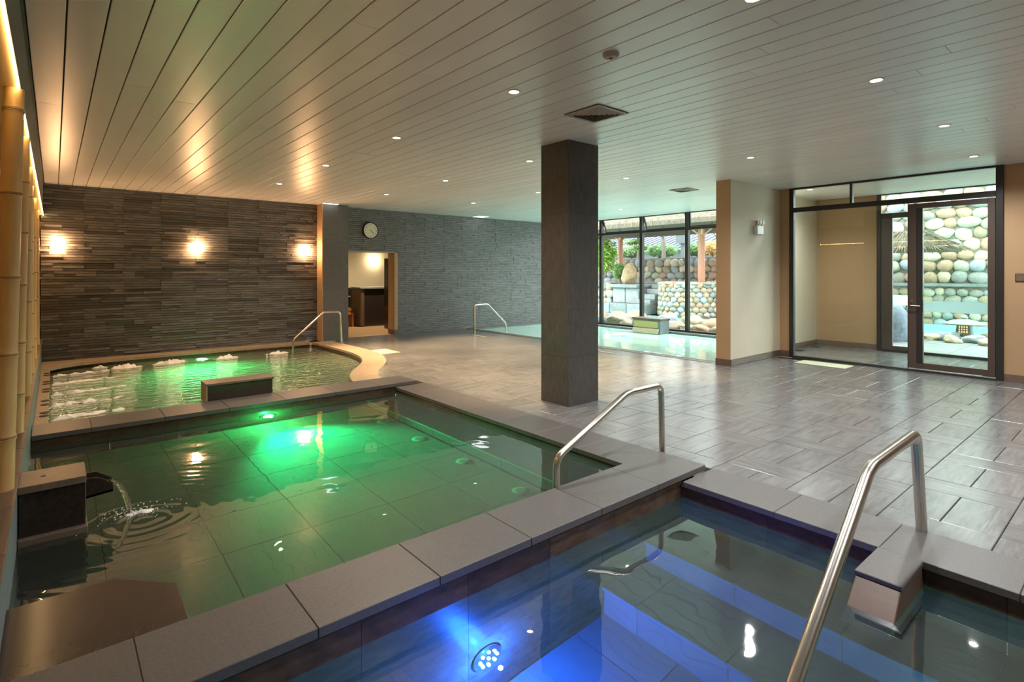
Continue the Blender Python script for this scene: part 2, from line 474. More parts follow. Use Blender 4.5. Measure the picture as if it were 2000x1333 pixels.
# ---- ceiling
ceiling = tag(MB().box(-.14,XW+.2,-4,YB+.3,CEIL+.03,CEIL+.2).build('ceiling', m_plankgap, loc=(6,4,CEIL+.03)), 'grey satin plank ceiling', kind='structure')
PX0, PS = .0585, .19467
lens=[4.1,4.6,5.0]
pl_cache={}
for i in range(-1,66):
    xa=PX0+PS*i; xb=xa+PS
    xa=max(xa,-.135); xb=min(xb,XW+.1)
    if xb-xa<.03: continue
    y=-.6-((i*1.37)%3.0)
    while y<YB:
        ye=min(y+4.45,YB+.02)
        if ye>-.5:
            ys=max(y,-.6)
            key=(round(xb-xa,3),round(ye-ys,2))
            if key not in pl_cache:
                w2=(xb-xa)/2-.0045; h2=(ye-ys)/2-.001
                pl_cache[key]=MB().box(-w2,w2,-h2,h2,0,.02).mesh('ceiling_plank', m_plank, bevel=.0025)
            inst('ceiling_plank', pl_cache[key], ceiling, ((xa+xb)/2,(ys+ye)/2,CEIL))
        y=ye if ye<YB else 99
MB().box(-.14,XW+.2,-4,-.6,CEIL,CEIL+.03).build('ceiling_panel', m_plank, ceiling)
MB().box(-.149,-.136,-4,YB,CEIL-.03,CEIL+.03).build('ceiling_edge_trim', m_ventdark, ceiling)

# ---- stacked stone wall
DX0, DX1, DZ = 5.33, 6.816, 2.095
wb=MB()
wb.box(-.7,DX0,YB+.02,YB+.25,-.6,CEIL+.1); wb.box(DX1,XW+.2,YB+.02,YB+.25,-.6,CEIL+.1); wb.box(DX0,DX1,YB+.02,YB+.25,DZ,CEIL+.1)
wb=tag(wb.build('wall_back', m_wallbase, loc=(6,YB,0)), 'dark stacked slate wall with clock and doorway', kind='structure')
strips=[]
PH,PW=.147,.60
nrow=int(CEIL/(PH/3))+1
random.seed(3)
for r in range(nrow):
    z0=r*PH/3+.0; z1=min(z0+PH/3,CEIL)
    if z1-z0<.01: continue
    off=-((r//3)*.37%1.0)*.6*(1 if (r//3)%3==1 else 0)
    x=-.18+off
    while x<XW:
        xe=x+PW
        cuts=[x]+([x+PW*random.choice((.28,.4,.5,.66,.75))] if random.random()<.62 else [])+[xe]
        for a,b in zip(cuts,cuts[1:]):
            segs=[(a,b)]
            if z0<DZ-.01:
                segs=[(s,e) for s,e in ((a,min(b,DX0)),(max(a,DX1),b)) if e-s>.02]
            for s,e in segs:
                if e>XW: e=XW
                if e-s>.02: strips.append((s,e,z0,z1,random.choice((0,.004,.010,.018,.028,.036))))
        x=xe
def ssize(s):
    q=proj((s[0]+s[1])/2,YB,(s[2]+s[3])/2); 
    if not q or q[0]>1060 or 4.70<s[0] and s[1]<5.31: return 0
    return (s[1]-s[0])/q[2]*(s[3]-s[2])/q[2]
strips.sort(key=lambda s:-ssize(s))
rest=MB()
for k,s in enumerate(strips):
    tgt=MB() if k<296 else rest
    b=random.uniform(0,.002)
    tgt.box(s[0]+.001,s[1]-.001,YB-s[4]*(1 if s[0]<4.7 else .5)-.004,YB+.03,s[2]+.0025,s[3]-.0035-b)
    if k<296: tgt.build('stone_strip', m_strip, wb, fix=False)
tag(rest.build('distant_stone_strips', m_strip_s, wb, fix=False), kind='stuff')
# door lining
dj=MB(); dj.box(DX1-.10,DX1,YB-.012,YB+.34,0,DZ); 
tag(dj.build('trim_1', m_lamptint), 'jamb of the back doorway tinted tan for warm lamp light', kind='structure')  # jamb colour carries the warm lamp light
tag(MB().box(DX1-.105,DX1+.005,YB-.02,YB+.34,0,.11).build('baseboard_doorway', m_base), kind='structure')
tag(MB().box(DX0,DX1-.1,YB-.01,YB+.34,DZ,DZ+.015).build('trim_2', m_beige), 'thin head trim of the back doorway', kind='structure')

# ---- left wall: plinth, panel, header
lw=MB(); lw.box(-.75,XL,-4,YB+.02,-1.3,.40)
lw=tag(lw.build('trim_3', m_greystone, loc=(-.4,4,-1.3)), 'low stone plinth carrying the bamboo screen', kind='structure')
yy=-.5
while yy<YB-.1:
    ye=min(yy+.6,YB)
    MB().box(-.62,XL+.015,yy+.002,ye-.002,.40,.42).build('plinth_slab', m_base, lw, bevel=.002)
    yy=ye
tag(MB().box(-.75,-.60,-4,YB+.02,.42,2.6).build('wall_left', m_tanpanel), 'tan wall panel behind the bamboo screen', kind='structure')
hd_=tag(MB().box(-.75,-.150,-4,YB+.02,2.62,CEIL+.02).build('trim_4', m_fascia), 'grey bulkhead above the bamboo screen', kind='structure')
MB().box(-.75,-.152,-4,YB+.02,2.60,2.62).build('soffit_panel', m_tanpanel, hd_)
tag(MB().box(-.8,-.75,-4,YB+.3,-1.3,CEIL+.3).build('wall_left_core', m_wallbase), kind='structure')
# led strip under the front edge of the header
st=thing('led_strip','glowing warm led strip along the top of the bamboo screen','light strip',(-.14,4,2.60))
MB().box(-.149,-.143,-.5,YB-.05,2.594,2.602).build('led_tape', e_cove, st)
MB().box(-.150,-.139,-.5,YB-.05,2.602,2.612).build('mounting_rail', m_ventdark, st)

# ---- right hand walls
tag(MB().box(XG,XG+.25,-4,1.49,-.25,CEIL+.03).build('wall_right', m_lamptint), 'wall right of the glass door tinted tan for warm lamp light', kind='structure')  # warm light on this wall is part of its colour
tag(MB().box(XG-.014,XG,-4,1.485,0,.11).build('baseboard_right', m_base), kind='structure')
pw=MB(); pw.prism([(8.78,4.70),(XG-.02,4.70),(XG-.02,4.52),(XG+.10,4.52),(XG+.10,4.96),(8.78,4.96)],-.25,CEIL+.03)
pw=tag(pw.build('wall_partition', m_beige), 'pale painted wall stub between indoor pool and glass lobby', kind='structure')
MB().box(8.772,8.781,4.70,4.96,0,CEIL).build('end_panel_or_tint', m_lamptint, pw); MB().box(XG-.026,XG-.019,4.52,4.70,0,CEIL).build('end_panel_or_tint', m_lamptint, pw)  # thin panels colour the stub ends as if lit by warm lamps
bb=MB(); bb.box(8.768,XG-.02,4.688,4.70,0,.11); bb.box(8.766,8.78,4.688,4.97,0,.11); bb.box(XG-.032,XG-.02,4.52,4.70,0,.11)
tag(bb.build('baseboard_partition', m_base), kind='structure')
tag(MB().box(-.8,XG+.25,-4.2,-4,-.2,CEIL+.03).build('wall_rear', m_beige), kind='structure')
# lobby (vestibule)
tag(MB().box(XG+.10,13.3,4.92,5.12,-.25,CEIL+.03).build('wall_lobby_side', m_beige), 'beige lobby side wall behind the glass', kind='structure')
tag(MB().box(12.95,13.15,3.74,4.92,-.25,CEIL+.03).build('wall_lobby_back', m_lamptint), 'beige lobby end wall beside the outer glass door', kind='structure')  # same paint as the side wall, tinted for warm lamp light
bb=MB(); bb.box(XG+.1,12.95,4.906,4.92,0,.11); bb.box(12.936,12.95,3.74,4.906,0,.11)
tag(bb.build('baseboard_lobby', m_base), kind='structure')
tag(MB().box(XG+.25,13.3,1.28,1.49,-.25,CEIL+.03).build('wall_lobby_right', m_beige), kind='structure')
tag(MB().box(XW+.2,13.3,1.3,5.0,CEIL+.03,CEIL+.2).build('ceiling_lobby', m_white), 'white soffit over the outer door', kind='structure')

# ================================================================== POOLS
def slab_row(parent, name, mat, along, a0, a1, c0, c1, z0, z1, step=.6, bevel=.003, gap=.0025, start=None):
    a=a0
    first = start if start else step
    while a < a1-.02:
        e=min(a+(first if a==a0 else step),a1)
        if a1-e<.12: e=a1
        if along=='x': MB().box(a+gap/2,e-gap/2,c0,c1,z0,z1).build(name,mat,parent,bevel=bevel)
        else: MB().box(c0,c1,a+gap/2,e-gap/2,z0,z1).build(name,mat,parent,bevel=bevel)
        a=e

def floor_grid(parent, mat, x0,x1,y0,y1,z,sx=.6,sy=.6,ox=0,oy=0):
    xs=[x0]; v=ox
    while v<x1-.01:
        if v>x0+.01: xs.append(v)
        v+=sx
    xs.append(x1); ys=[y0]; v=oy
    while v<y1-.01:
        if v>y0+.01: ys.append(v)
        v+=sy
    ys.append(y1)
    for a,b in zip(xs,xs[1:]):
        for c,d in zip(ys,ys[1:]):
            MB().box(a+.003,b-.003,c+.003,d-.003,z-.02,z).build('floor_tile',mat,parent,fix=False)

Z_MID=.06; Z_RIM=.012
# ---- warm green-lit pool
gp=thing('plunge_pool','square dark stone pool glowing green, fed by the stone spout','pool',(1.7,4.8,-.62))
GF=-.58
bs=MB(); bs.box(GX0+.002,GX1+.06,GY0-.06,GY1+.06,GF-.15,GF-.02)
bs.build('basin_base', m_poolgrout, gp)
floor_grid(gp,m_poolfloor,GX0,3.18,GY0,GY1,GF,.6,.6,.25,2.8)
slab_row(gp,'wall_tile',m_wallt,'x',GX0,GX1,GY1,GY1+.05,GF,.012,bevel=0,gap=.002)
slab_row(gp,'wall_tile',m_wallt,'y',GY0,GY1,GX1,GX1+.05,GF,-.03,bevel=0,gap=.002)
MB().box(GX0,GX1,GY0-.05,GY0,GF,.02).build('basin_wall',m_wallt,gp)
slab_row(gp,'bench_slab',m_poolfloor,'y',GY0,GY1,3.18,GX1,-.33,-.30)
slab_row(gp,'bench_riser',m_riser,'y',GY0,GY1,3.20,3.23,GF,-.33)
# copings: far rim and middle rim stand proud, right rim is flush with the deck
slab_row(gp,'coping_slab',m_cope,'x',-.165,3.95,GY1-.015,7.30,.012,Z_MID,step=.62,start=.45)
MB().box(-.165,3.93,GY1+.05,7.24,-.3,.012).build('rim_core',m_wallt,gp)
MB().box(-.16,3.93,GY1+.02,7.27,.012,Z_MID-.006).build('joint_mortar',m_palegrout,gp)
slab_row(gp,'coping_slab',m_cope,'y',2.81,6.80,GX1-.012,RIM,-.03,Z_RIM,step=.58)
MB().box(GX1+.05,RIM-.01,GY0,6.85,-.3,-.03).build('rim_core',m_wallt,gp)
slab_row(gp,'coping_slab',m_cope,'x',-.165,3.985,2.345,2.785,.012,Z_MID,step=.62,start=.42)
MB().box(-.165,3.94,2.42,GY0-.05,-.58,.012).build('rim_core',m_wallt,gp)
MB().box(-.16,3.96,2.37,GY0-.01,.012,Z_MID-.006).build('joint_mortar',m_palegrout,gp)
gw=MB(); gw.quad((GX0,GY0,-.05),(GX1,GY0,-.05),(GX1,GY1,-.05),(GX0,GY1,-.05))
gw.build('water_surface', m_w_green, gp, fix=False)
for y in (6.02,5.19,4.345,3.497):
    d=MB(); d.lathe([(.0,0),(.075,0),(.075,.006),(.06,.010),(0.0,.010)],(3.03,y,GF),20)
    o=d.build('floor_inlet', m_white, gp, smooth='auto')
    MB().lathe([(.0,0),(.042,0),(.042,.002),(.034,.002),(.0,.002)],(3.03,y,GF+.010),16).build('grille_ring', m_vent, o)

# ---- blue cold pool
bp_=thing('cold_pool','dark stone pool lit blue, with the long handrail','pool',(1.7,.3,-1.25))
BF=-1.15; BY0=-1.9
MB().box(GX0+.002,3.75,BY0-.1,2.42,BF-.15,BF-.02).build('basin_base', m_poolgrout, bp_)
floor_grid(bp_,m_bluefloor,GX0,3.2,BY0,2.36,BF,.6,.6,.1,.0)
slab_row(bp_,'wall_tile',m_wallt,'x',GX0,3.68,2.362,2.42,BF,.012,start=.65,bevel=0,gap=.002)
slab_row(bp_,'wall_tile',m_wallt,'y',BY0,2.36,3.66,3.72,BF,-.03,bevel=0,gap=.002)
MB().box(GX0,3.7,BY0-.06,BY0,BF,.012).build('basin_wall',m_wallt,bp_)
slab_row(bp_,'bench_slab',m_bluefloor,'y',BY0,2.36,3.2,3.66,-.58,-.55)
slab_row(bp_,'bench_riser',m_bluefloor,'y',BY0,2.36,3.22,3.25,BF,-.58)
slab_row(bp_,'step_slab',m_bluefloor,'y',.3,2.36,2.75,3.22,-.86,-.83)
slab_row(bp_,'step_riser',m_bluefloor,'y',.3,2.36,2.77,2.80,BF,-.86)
slab_row(bp_,'coping_slab',m_cope,'y',-1.9,2.335,3.645,RIM,-.03,Z_RIM,step=.60,start=.55)
MB().box(3.72,RIM-.01,BY0,2.42,-.5,-.03).build('rim_core',m_wallt,bp_)
MB().quad((GX0,BY0,-.12),(3.66,BY0,-.12),(3.66,2.362,-.12),(GX0,2.362,-.12)).build('water_surface', m_w_blue, bp_, fix=False)
# tapered spout block on the right rim
tb=thing('inlet_block','tapered brown stone block jutting from the rim over blue water','block',(3.45,.95,-.22))
MB().hexa([(3.04,.835,-.20),(3.64,.835,-.20),(3.64,1.05,-.20),(3.04,1.05,-.20)],[(3.27,.845,-.012),(3.64,.845,-.012),(3.64,1.05,-.012),(3.27,1.05,-.012)]).build('body', m_taper, tb, bevel=.004)
MB().box(3.265,3.642,.84,1.055,-.012,Z_RIM+.002).build('top_slab', m_cope, tb, bevel=.004)

# ---- spa pool with curved side
sp=thing('jet_spa_pool','curved jet spa pool bubbling along the stacked slate wall','pool',(2,9.8,-.8))
SF=-.75
fl=[(XL,7.30),(XL,12.35)]+[(4.43,12.35)]+SPA_IN
MB().prism([(x,y) for x,y in fl],SF-.1,SF).build('basin_floor', m_spafloor, sp)
# curved wall and coping
wm=MB(); n=len(SPA_IN)
for (a,b,c,d) in zip(SPA_IN,SPA_IN[1:],SPA_OUT,SPA_OUT[1:]):
    wm.quad((a[0],a[1],SF),(b[0],b[1],SF),(b[0],b[1],-.03),(a[0],a[1],-.03))
wm.build('curved_wall', m_wallt, sp, smooth=True)
for k in range(0,n-1,4):
    e=min(k+4,n-1)
    inn=SPA_IN[k:e+1]; out=SPA_OUT[k:e+1]
    MB().prism(inn+out[::-1],-.035,.014).build('coping_slab', m_spaledge, sp, bevel=.003)
MB().box(4.455,5.0,12.30,12.355,-.3,.010).build('ledge_corner', m_spaledge, sp)
slab_row(sp,'ledge_slab',m_spaledge,'x',XL,4.45,12.32,YB-.045,-.04,.012,step=.9)
MB().box(XL,4.45,12.34,YB-.045,SF,-.04).build('ledge_core', m_wallt, sp)
# curved inner corner of the back ledge on the left
MB().prism([(XL,12.33),(XL,11.75),(-.05,11.82),(.10,12.02),(.35,12.18),(.75,12.28),(1.3,12.33)],-.04,.011).build('ledge_corner', m_spaledge, sp)
slab_row(sp,'side_ledge',m_spaledge,'y',7.3,12.32,XL,-.05,-.09,-.03,step=.85)
MB().box(XL,-.06,7.3,12.32,SF,-.09).build('side_wall', m_wallt, sp)
MB().box(XL,3.4,7.30,7.33,SF,-.0).build('near_wall', m_wallt, sp)
wv=[(XL,7.33),(3.30,7.33)]+SPA_IN[::-1][1:]+[(4.43,12.34),(XL,12.34)]
MB().add([(x,y,-.10) for x,y in wv],[tuple(range(len(wv)))]).build('water_surface', m_w_spa, sp, fix=False)
jet_me=MB().lathe([(0,0),(.028,0),(.028,.006),(.02,.006),(0,.004)],(0,0,0),12).mesh('jet_nozzle',m_ventdark)
for y in (11.5,11.28,10.62,10.42,9.95,9.75,9.06,8.80,8.30,8.12):
    inst('jet_nozzle',jet_me,sp,(-.085,y,-.030),(0,0,0),(1.6,2.0,1))
# foam
def foam(L, W, H, seed, mound=False):
    rnd=random.Random(seed); nx,ny=46,16; vs=[];fs=[]
    for i in range(nx+1):
        for j in range(ny+1):
            u=i/nx; v=j/ny*2-1
            wob=.25*mnoise.noise((u*5,seed*3.1,0))
            x=u*L; 
            if mound:
                r=math.hypot(u*2-1,v); hgt=max(0,1-r**2)
            else:
                hgt=max(0,1-abs(v)**2.2)*max(0,min(1,u*14))*(1-u)**.55
            nn=.55+.9*mnoise.noise((u*L*9,v*W*9+seed,seed*1.7))+.5*mnoise.noise((u*L*24,v*W*24,seed))
            z=H*hgt*max(.0,nn)-.012
            y=v*W*(.6+.5*u+wob*.5)
            vs.append((x,y,z))
    for i in range(nx):
        for j in range(ny):
            a=i*(ny+1)+j
            if max(vs[q][2] for q in (a,a+1,a+ny+1,a+ny+2))>-.0075: fs.append((a,a+ny+1,a+ny+2,a+1))
    m=MB(); m.v=vs; m.f=fs; return m
sj=('white foam streak nearest the slate wall shot from the spa side ledge','second white foam streak from the slate wall shot from the spa side ledge','middle one of five white foam streaks shot from the spa side ledge','second white foam streak from the raised rim shot from the spa side ledge','white foam streak nearest the raised rim shot from the spa side ledge')
for k,(y,L_) in enumerate(((11.58,.85),(10.72,.95),(9.80,.95),(8.98,.90),(8.18,.85))):
    f=foam(L_,.085+.01*k,.055,k+1); f.v=[(p[0]-.05,p[1]+y+p[0]*.18,p[2]-.10) for p in f.v]
    tag(f.build('foam_streak', m_foam, None, smooth=True, fix=False),sj[k],'water jet','side jets of the spa')
bj=('smallest white bubble mound in the rounded corner of the spa back ledge','white bubble mound next to the smallest one at the spa back ledge','white bubble mound left beside the green lamp at the spa back ledge','white bubble mound right beside the green lamp at the spa back ledge','white bubble mound beside the spa handrail')
for k,(x,y,s) in enumerate(((.62,12.10,.10),(1.0,11.85,.20),(1.66,11.93,.24),(2.60,11.86,.20),(3.55,11.86,.20))):
    f=foam(s*2.6,s*.8,.085,k+21,True); f.v=[(p[0]+x-s*1.3,p[1]+y,p[2]-.10) for p in f.v]
    tag(f.build('foam_mound', m_foam, None, smooth=True, fix=False),bj[k],'water jet','back jets of the spa')

# ---- mint pool by the windows
mp_=thing('window_pool','long mint green pool below the tall garden windows','pool',(10.8,8.7,-.7))
MF=-.72
MB().box(P3X0-.05,P3X1+.08,P3Y0-.05,P3Y1+.05,MF-.1,MF-.02).build('basin_base', m_poolgrout, mp_)
floor_grid(mp_,m_mint,P3X0,P3X1,P3Y0,P3Y1,MF,1.23,1.25,P3X0,P3Y0)
for nm,b in (('wall_near',(P3X0-.04,P3X0,P3Y0,P3Y1)),('wall_far',(P3X1,P3X1+.04,P3Y0,P3Y1)),('wall_end',(P3X0,P3X1,P3Y1,P3Y1+.04)),('wall_end',(P3X0,P3X1,P3Y0-.04,P3Y0))):
    MB().box(b[0],b[1],b[2],b[3],MF,-.02).build('basin_wall', m_mint, mp_)
slab_row(mp_,'rim_slab',m_base,'y',4.97,P3Y1+.05,P3X0-.14,P3X0-.02,-.03,.006,step=.8)
slab_row(mp_,'rim_slab',m_paving,'y',4.97,P3Y1+.05,P3X0-.02,P3X0+.05,-.03,.010,step=.8)
slab_row(mp_,'rim_slab',m_paving,'y',P3Y0,P3Y1,P3X1-.12,P3X1+.06,-.03,.014,step=.9)
slab_row(mp_,'rim_slab',m_paving,'x',P3X0,P3X1,P3Y1-.02,YB-.03,-.03,.010,step=.9)
MB().quad((P3X0,P3Y0,-.04),(P3X1,P3Y0,-.04),(P3X1,P3Y1,-.04),(P3X0,P3Y1,-.04)).build('water_surface', m_w_mint, mp_, fix=False)
fb=thing('fountain_block','grey stone fountain block with ochre face in the mint pool','fountain',(12.35,8.9,-.72))
MB().box(12.12,12.52,8.42,9.30,MF,.32).build('body', m_greystone, fb, bevel=.008)
MB().box(12.10,12.54,8.40,9.32,.32,.365).build('top_slab', m_base, fb, bevel=.004)
MB().box(12.105,12.12,8.50,9.26,.12,.29).build('front_panel', m_ochre, fb)
MB().hexa([(12.05,8.48,-.03),(12.12,8.48,-.03),(12.12,9.28,-.03),(12.05,9.28,-.03)],[(12.09,8.46,.10),(12.12,8.46,.10),(12.12,9.28,.10),(12.09,9.28,.10)]).build('spill_lip', m_hatch, fb)

# ================================================================== COLUMNS
cl=thing('column','square dark tiled column standing free on the slate deck','column',(4.925,4.75,0))
CX0,CX1,CY0,CY1=4.66,5.19,4.515,4.985
MB().box(CX0+.006,CX1-.006,CY0+.006,CY1-.006,0,CEIL).build('core', m_wallbase, cl)
zz=[0,.58,1.15,1.72,2.30,2.87,CEIL]
for a,b in zip(zz,zz[1:]):
    MB().box(CX0,CX1-.012,CY0,CY0+.012,a+.0008,b-.0008).build('cladding_panel', m_column, cl, fix=False)
    MB().box(CX0,CX0+.012,CY0+.013,CY1,a+.0008,b-.0008).build('cladding_panel', m_column, cl, fix=False)
    MB().box(CX1-.012,CX1,CY0,CY1,a+.0008,b-.0008).build('cladding_panel', m_column, cl, fix=False)
    MB().box(CX0+.013,CX1-.013,CY1-.012,CY1,a+.0008,b-.0008).build('cladding_panel', m_column, cl, fix=False)
pi_=thing('pilaster','flat grey pilaster between the slate wall and the doorway','column',(5.0,12.5,0))
MB().box(4.70,4.72,12.36,YB-.042,0,CEIL).build('lamp_tint_side', m_lamptint, pi_)  # sconce light on this side is put into the colour
for a,b in zip(zz,zz[1:]):
    MB().box(4.72,5.325,12.36,YB-.042,a+.001,b-.001).build('cladding_panel', m_pilaster, pi_, fix=False)

# ================================================================== GLAZING
# window wall along the mint pool
w1=structure('window_1',(XW,9.2,0),'tall dark framed window wall onto the garden')
fw=.045
ms=[12.44,10.955,9.466,8.015,6.56,5.10]
for y in ms: MB().box(XW-.06,XW+.05,y-fw,y+fw,0,CEIL).build('mullion', m_frame, w1, bevel=.003)
for a,b in zip(ms,ms[1:]):
    MB().box(XW-.05,XW+.04,b+fw,a-fw,2.705,2.765).build('transom', m_frame, w1)
    MB().box(XW-.05,XW+.04,b+fw,a-fw,.014,.065).build('bottom_rail', m_frame, w1)
    MB().box(XW-.05,XW+.04,b+fw,a-fw,CEIL-.02,CEIL).build('top_rail', m_frame, w1)
    MB().box(XW-.004,XW+.004,b+fw,a-fw,.065,2.705).build('pane', m_glass, w1, fix=False)
# top-hung sashes tilted outwards
for a,b in ((10.955,9.466),(9.466,8.015),(8.015,6.56)):
    s=MB(); y0,y1=b+fw+.01,a-fw-.01
    tilt=.16 if a!=8.015 else .02
    def P_(t,x): return (XW+x+tilt*(1-t), 2.775+(CEIL-.03-2.775)*t)
    x0,z0=P_(0,0); x1,z1=P_(1,0)
    MB().hexa([(x0,y0,z0),(x0+.004,y0,z0),(x0+.004,y1,z0),(x0,y1,z0)],[(x1,y0,z1),(x1+.004,y0,z1),(x1+.004,y1,z1),(x1,y1,z1)]).build('sash_pane', m_glass, w1)
    fr=MB()
    for (ya,yb) in ((y0,y0+.03),(y1-.03,y1)):
        fr.hexa([(x0-.02,ya,z0),(x0+.02,ya,z0),(x0+.02,yb,z0),(x0-.02,yb,z0)],[(x1-.02,ya,z1),(x1+.02,ya,z1),(x1+.02,yb,z1),(x1-.02,yb,z1)])
    fr.box(x0-.02,x0+.02,y0,y1,z0,z0+.03)
    sf=fr.build('sash_frame', m_frame, w1)
    MB().box(XW-.06,XW-.045,(y0+y1)/2-.008,(y0+y1)/2+.008,2.74,2.86).build('sash_handle', m_frame, sf)
# inner glass wall + door
d1=structure('door_1',(XG,3.0,0),'dark framed glass wall with hinged glass door')
def bar(par,name,y0,y1,z0,z1,x0=XG-.04,x1=XG+.04,m=m_frame,bev=.003): return MB().box(x0,x1,y0,y1,z0,z1).build(name,m,par,bevel=bev)
bar(d1,'jamb',4.44,4.52,0,CEIL); bar(d1,'jamb',1.49,1.575,0,CEIL)
bar(d1,'transom',1.575,4.44,2.715,2.80,m=m_frame)
bar(d1,'threshold',1.575,4.44,0,.03,XG-.05,XG+.05); bar(d1,'top_rail',1.575,4.44,CEIL-.03,CEIL)
bar(d1,'transom_bar',3.46,3.50,2.80,CEIL-.03); bar(d1,'floor_track',2.66,4.44,.0,.014,XG-.10,XG-.07)
MB().box(XG-.004,XG+.004,2.66,4.44,.03,2.715).build('fixed_pane', m_glass, d1, fix=False)
for a,b in ((1.575,3.46),(3.50,4.44)): MB().box(XG-.004,XG+.004,a,b,2.80,CEIL-.03).build('transom_pane', m_glass, d1, fix=False)
lf=bar(d1,'door_leaf',2.455,2.65,.05,2.70,XG-.035,XG+.03,m_frameb)
for nm,(a,b,c,d) in {'right_stile':(1.58,1.665,.05,2.70),'top_rail':(1.665,2.455,2.62,2.70),'bottom_rail':(1.665,2.455,.05,.145)}.items():
    bar(lf,nm,a,b,c,d,XG-.035,XG+.03,m_frameb)
bar(lf,'inner_stile',2.455,2.535,.145,2.62,XG-.045,XG-.030,m_frame)
MB().box(XG-.004,XG+.004,1.665,2.455,.145,2.62).build('door_pane', m_gglass, lf, fix=False)
MB().box(XG-.0065,XG-.0045,1.665,2.50,.965,1.14).build('frosted_band', m_frost, lf, fix=False)
hd=MB(); hd.tube([(XG-.035,2.60,1.06),(XG-.09,2.60,1.06),(XG-.09,2.48,1.055)],.010,8)
hd.build('lever_handle', m_steel, lf, smooth='auto')
MB().lathe([(0,-.012),(.018,-.012),(.018,0),(0,0)],(XG-.035,2.60,1.13),12,'x').build('lock_cylinder', m_chrome, lf, smooth='auto')
bar(d1,'sidelight_post',2.65,2.66,.03,2.715,XG-.03,XG+.03)
# outer glass door
d2=structure('door_2',(XW+.1,2.7,0),'outer dark framed glass doors to the rock garden')
XO=XW+.12
def bo(name,y0,y1,z0,z1,par=d2,m=m_frame,dx=.04): return MB().box(XO-dx,XO+dx,y0,y1,z0,z1).build(name,m,par,bevel=.003)
bo('jamb',3.66,3.74,0,CEIL); bo('jamb',1.49,1.56,0,CEIL); bo('transom',3.0,3.66,2.68,2.78); bo('top_rail',1.56,3.66,CEIL-.02,CEIL+.03)
bo('threshold',1.56,3.66,0,.05)
lf2=bo('door_leaf',3.47,3.66,.05,2.68,m=m_frameb,dx=.03)
bo('stile',3.0,3.09,.05,2.68,lf2,m_frameb,.03); bo('bottom_rail',3.09,3.47,.05,.12,lf2,m_frameb,.03)
MB().box(XO-.003,XO+.003,3.09,3.47,.12,2.68).build('door_pane', m_glass, lf2, fix=False)
MB().box(XO-.0065,XO-.004,3.09,3.47,.94,1.14).build('frosted_band', m_frost, lf2, fix=False)
MB().box(XO-.003,XO+.003,1.56,3.0,.05,CEIL-.02).build('fixed_pane', m_glass, d2, fix=False)
MB().box(XO-.003,XO+.003,3.0,3.66,2.78,CEIL-.02).build('transom_pane', m_glass, d2, fix=False)

# ================================================================== HANDRAILS
def rail(label, pts, r, flange=()):
    t=thing('handrail',label,'handrail',(pts[-1][0],pts[-1][1],min(p[2] for p in pts)))
    MB().tube(round_path(pts,.07,6),r,16).build('rail_tube', m_steel, t, smooth='auto')
    for p in flange:
        MB().lathe([(0,0),(r*1.9,0),(r*1.9,.006),(r*1.1,.012),(0,.012)],p,20).build('flange', m_steel, t, smooth='auto')
    return t
rail('steel handrail over the rim between the green and the blue pool',[(2.764,2.80,-.05),(2.768,2.80,.26),(3.575,2.80,.615),(4.04,2.80,.615),(4.06,2.80,.0)],.026)
rail('long steel handrail sloping down into the blue pool',[(1.98,.95,-.27),(2.281,.95,-.05),(3.155,.95,.613),(3.96,.95,.63),(4.085,.95,.012)],.030)
rail('steel handrail at the spa steps beside the pilaster',[(3.83,11.7,-.16),(3.84,11.7,.18),(4.48,11.7,.728),(4.845,11.7,.715),(4.885,11.7,.012)],.024,[(4.885,11.7,.012)])
rail('steel handrail stepping down into the mint pool',[(9.655,11.75,-.12),(9.64,11.75,.17),(8.99,11.75,.735),(8.55,11.75,.72),(8.56,11.75,.0)],.024,[(8.56,11.75,0)])

# ================================================================== POOL FITTINGS
sb=thing('stone_spout','black stone box fountain with trough spout in the green pool','fountain',(-.01,4.75,-.58))
MB().box(-.165,.150,4.43,4.735,-.05,.255).build('body', m_blackstone, sb, bevel=.004)
MB().box(-.17,.158,4.415,4.745,.255,.30).build('top_slab', m_blocktop, sb, bevel=.003)
MB().box(.151,.157,4.43,4.46,-.01,.255).build('corner_trim', m_blocktop, sb)
MB().box(-.168,.165,4.385,4.76,-.12,-.012).build('plinth_slab', m_blocktop, sb, bevel=.003)
MB().box(-.165,.16,4.39,4.755,GF,-.12).build('foot', m_blackstone, sb)
MB().box(-.065,-.04,4.565,4.59,.2995,.3015).build('top_socket', m_ventdark, sb)
tr=MB()
for (ya,yb) in ((4.475,4.487),(4.600,4.612)):
    tr.add([(.150,ya,.13),(.300,ya,.145),(.300,ya,.20),(.215,ya,.258),(.150,ya,.258),(.150,yb,.13),(.300,yb,.145),(.300,yb,.20),(.215,yb,.258),(.150,yb,.258)],
      [(0,1,2,3,4),(9,8,7,6,5),(0,5,6,1),(1,6,7,2),(2,7,8,3),(3,8,9,4),(4,9,5,0)])
tr.hexa([(.150,4.475,.13),(.300,4.475,.145),(.300,4.612,.145),(.150,4.612,.13)],[(.150,4.475,.145),(.300,4.475,.16),(.300,4.612,.16),(.150,4.612,.145)])
tr.build('trough', m_blackstone, sb)
stm=thing('water_stream','clear water arc pouring from the stone spout','water jet',(.36,4.54,-.05))
ar=[(.27,4.543,.190),(.305,4.543,.190),(.335,4.54,.165),(.365,4.538,.10),(.388,4.535,.02),(.40,4.535,-.05)]
MB().tube(round_path(ar,.05,4),[.018]*3+[.017]*(len(round_path(ar,.05,4))-3),10).build('stream', m_stream, stm, smooth=True)
dr=MB(); rnd=random.Random(5)
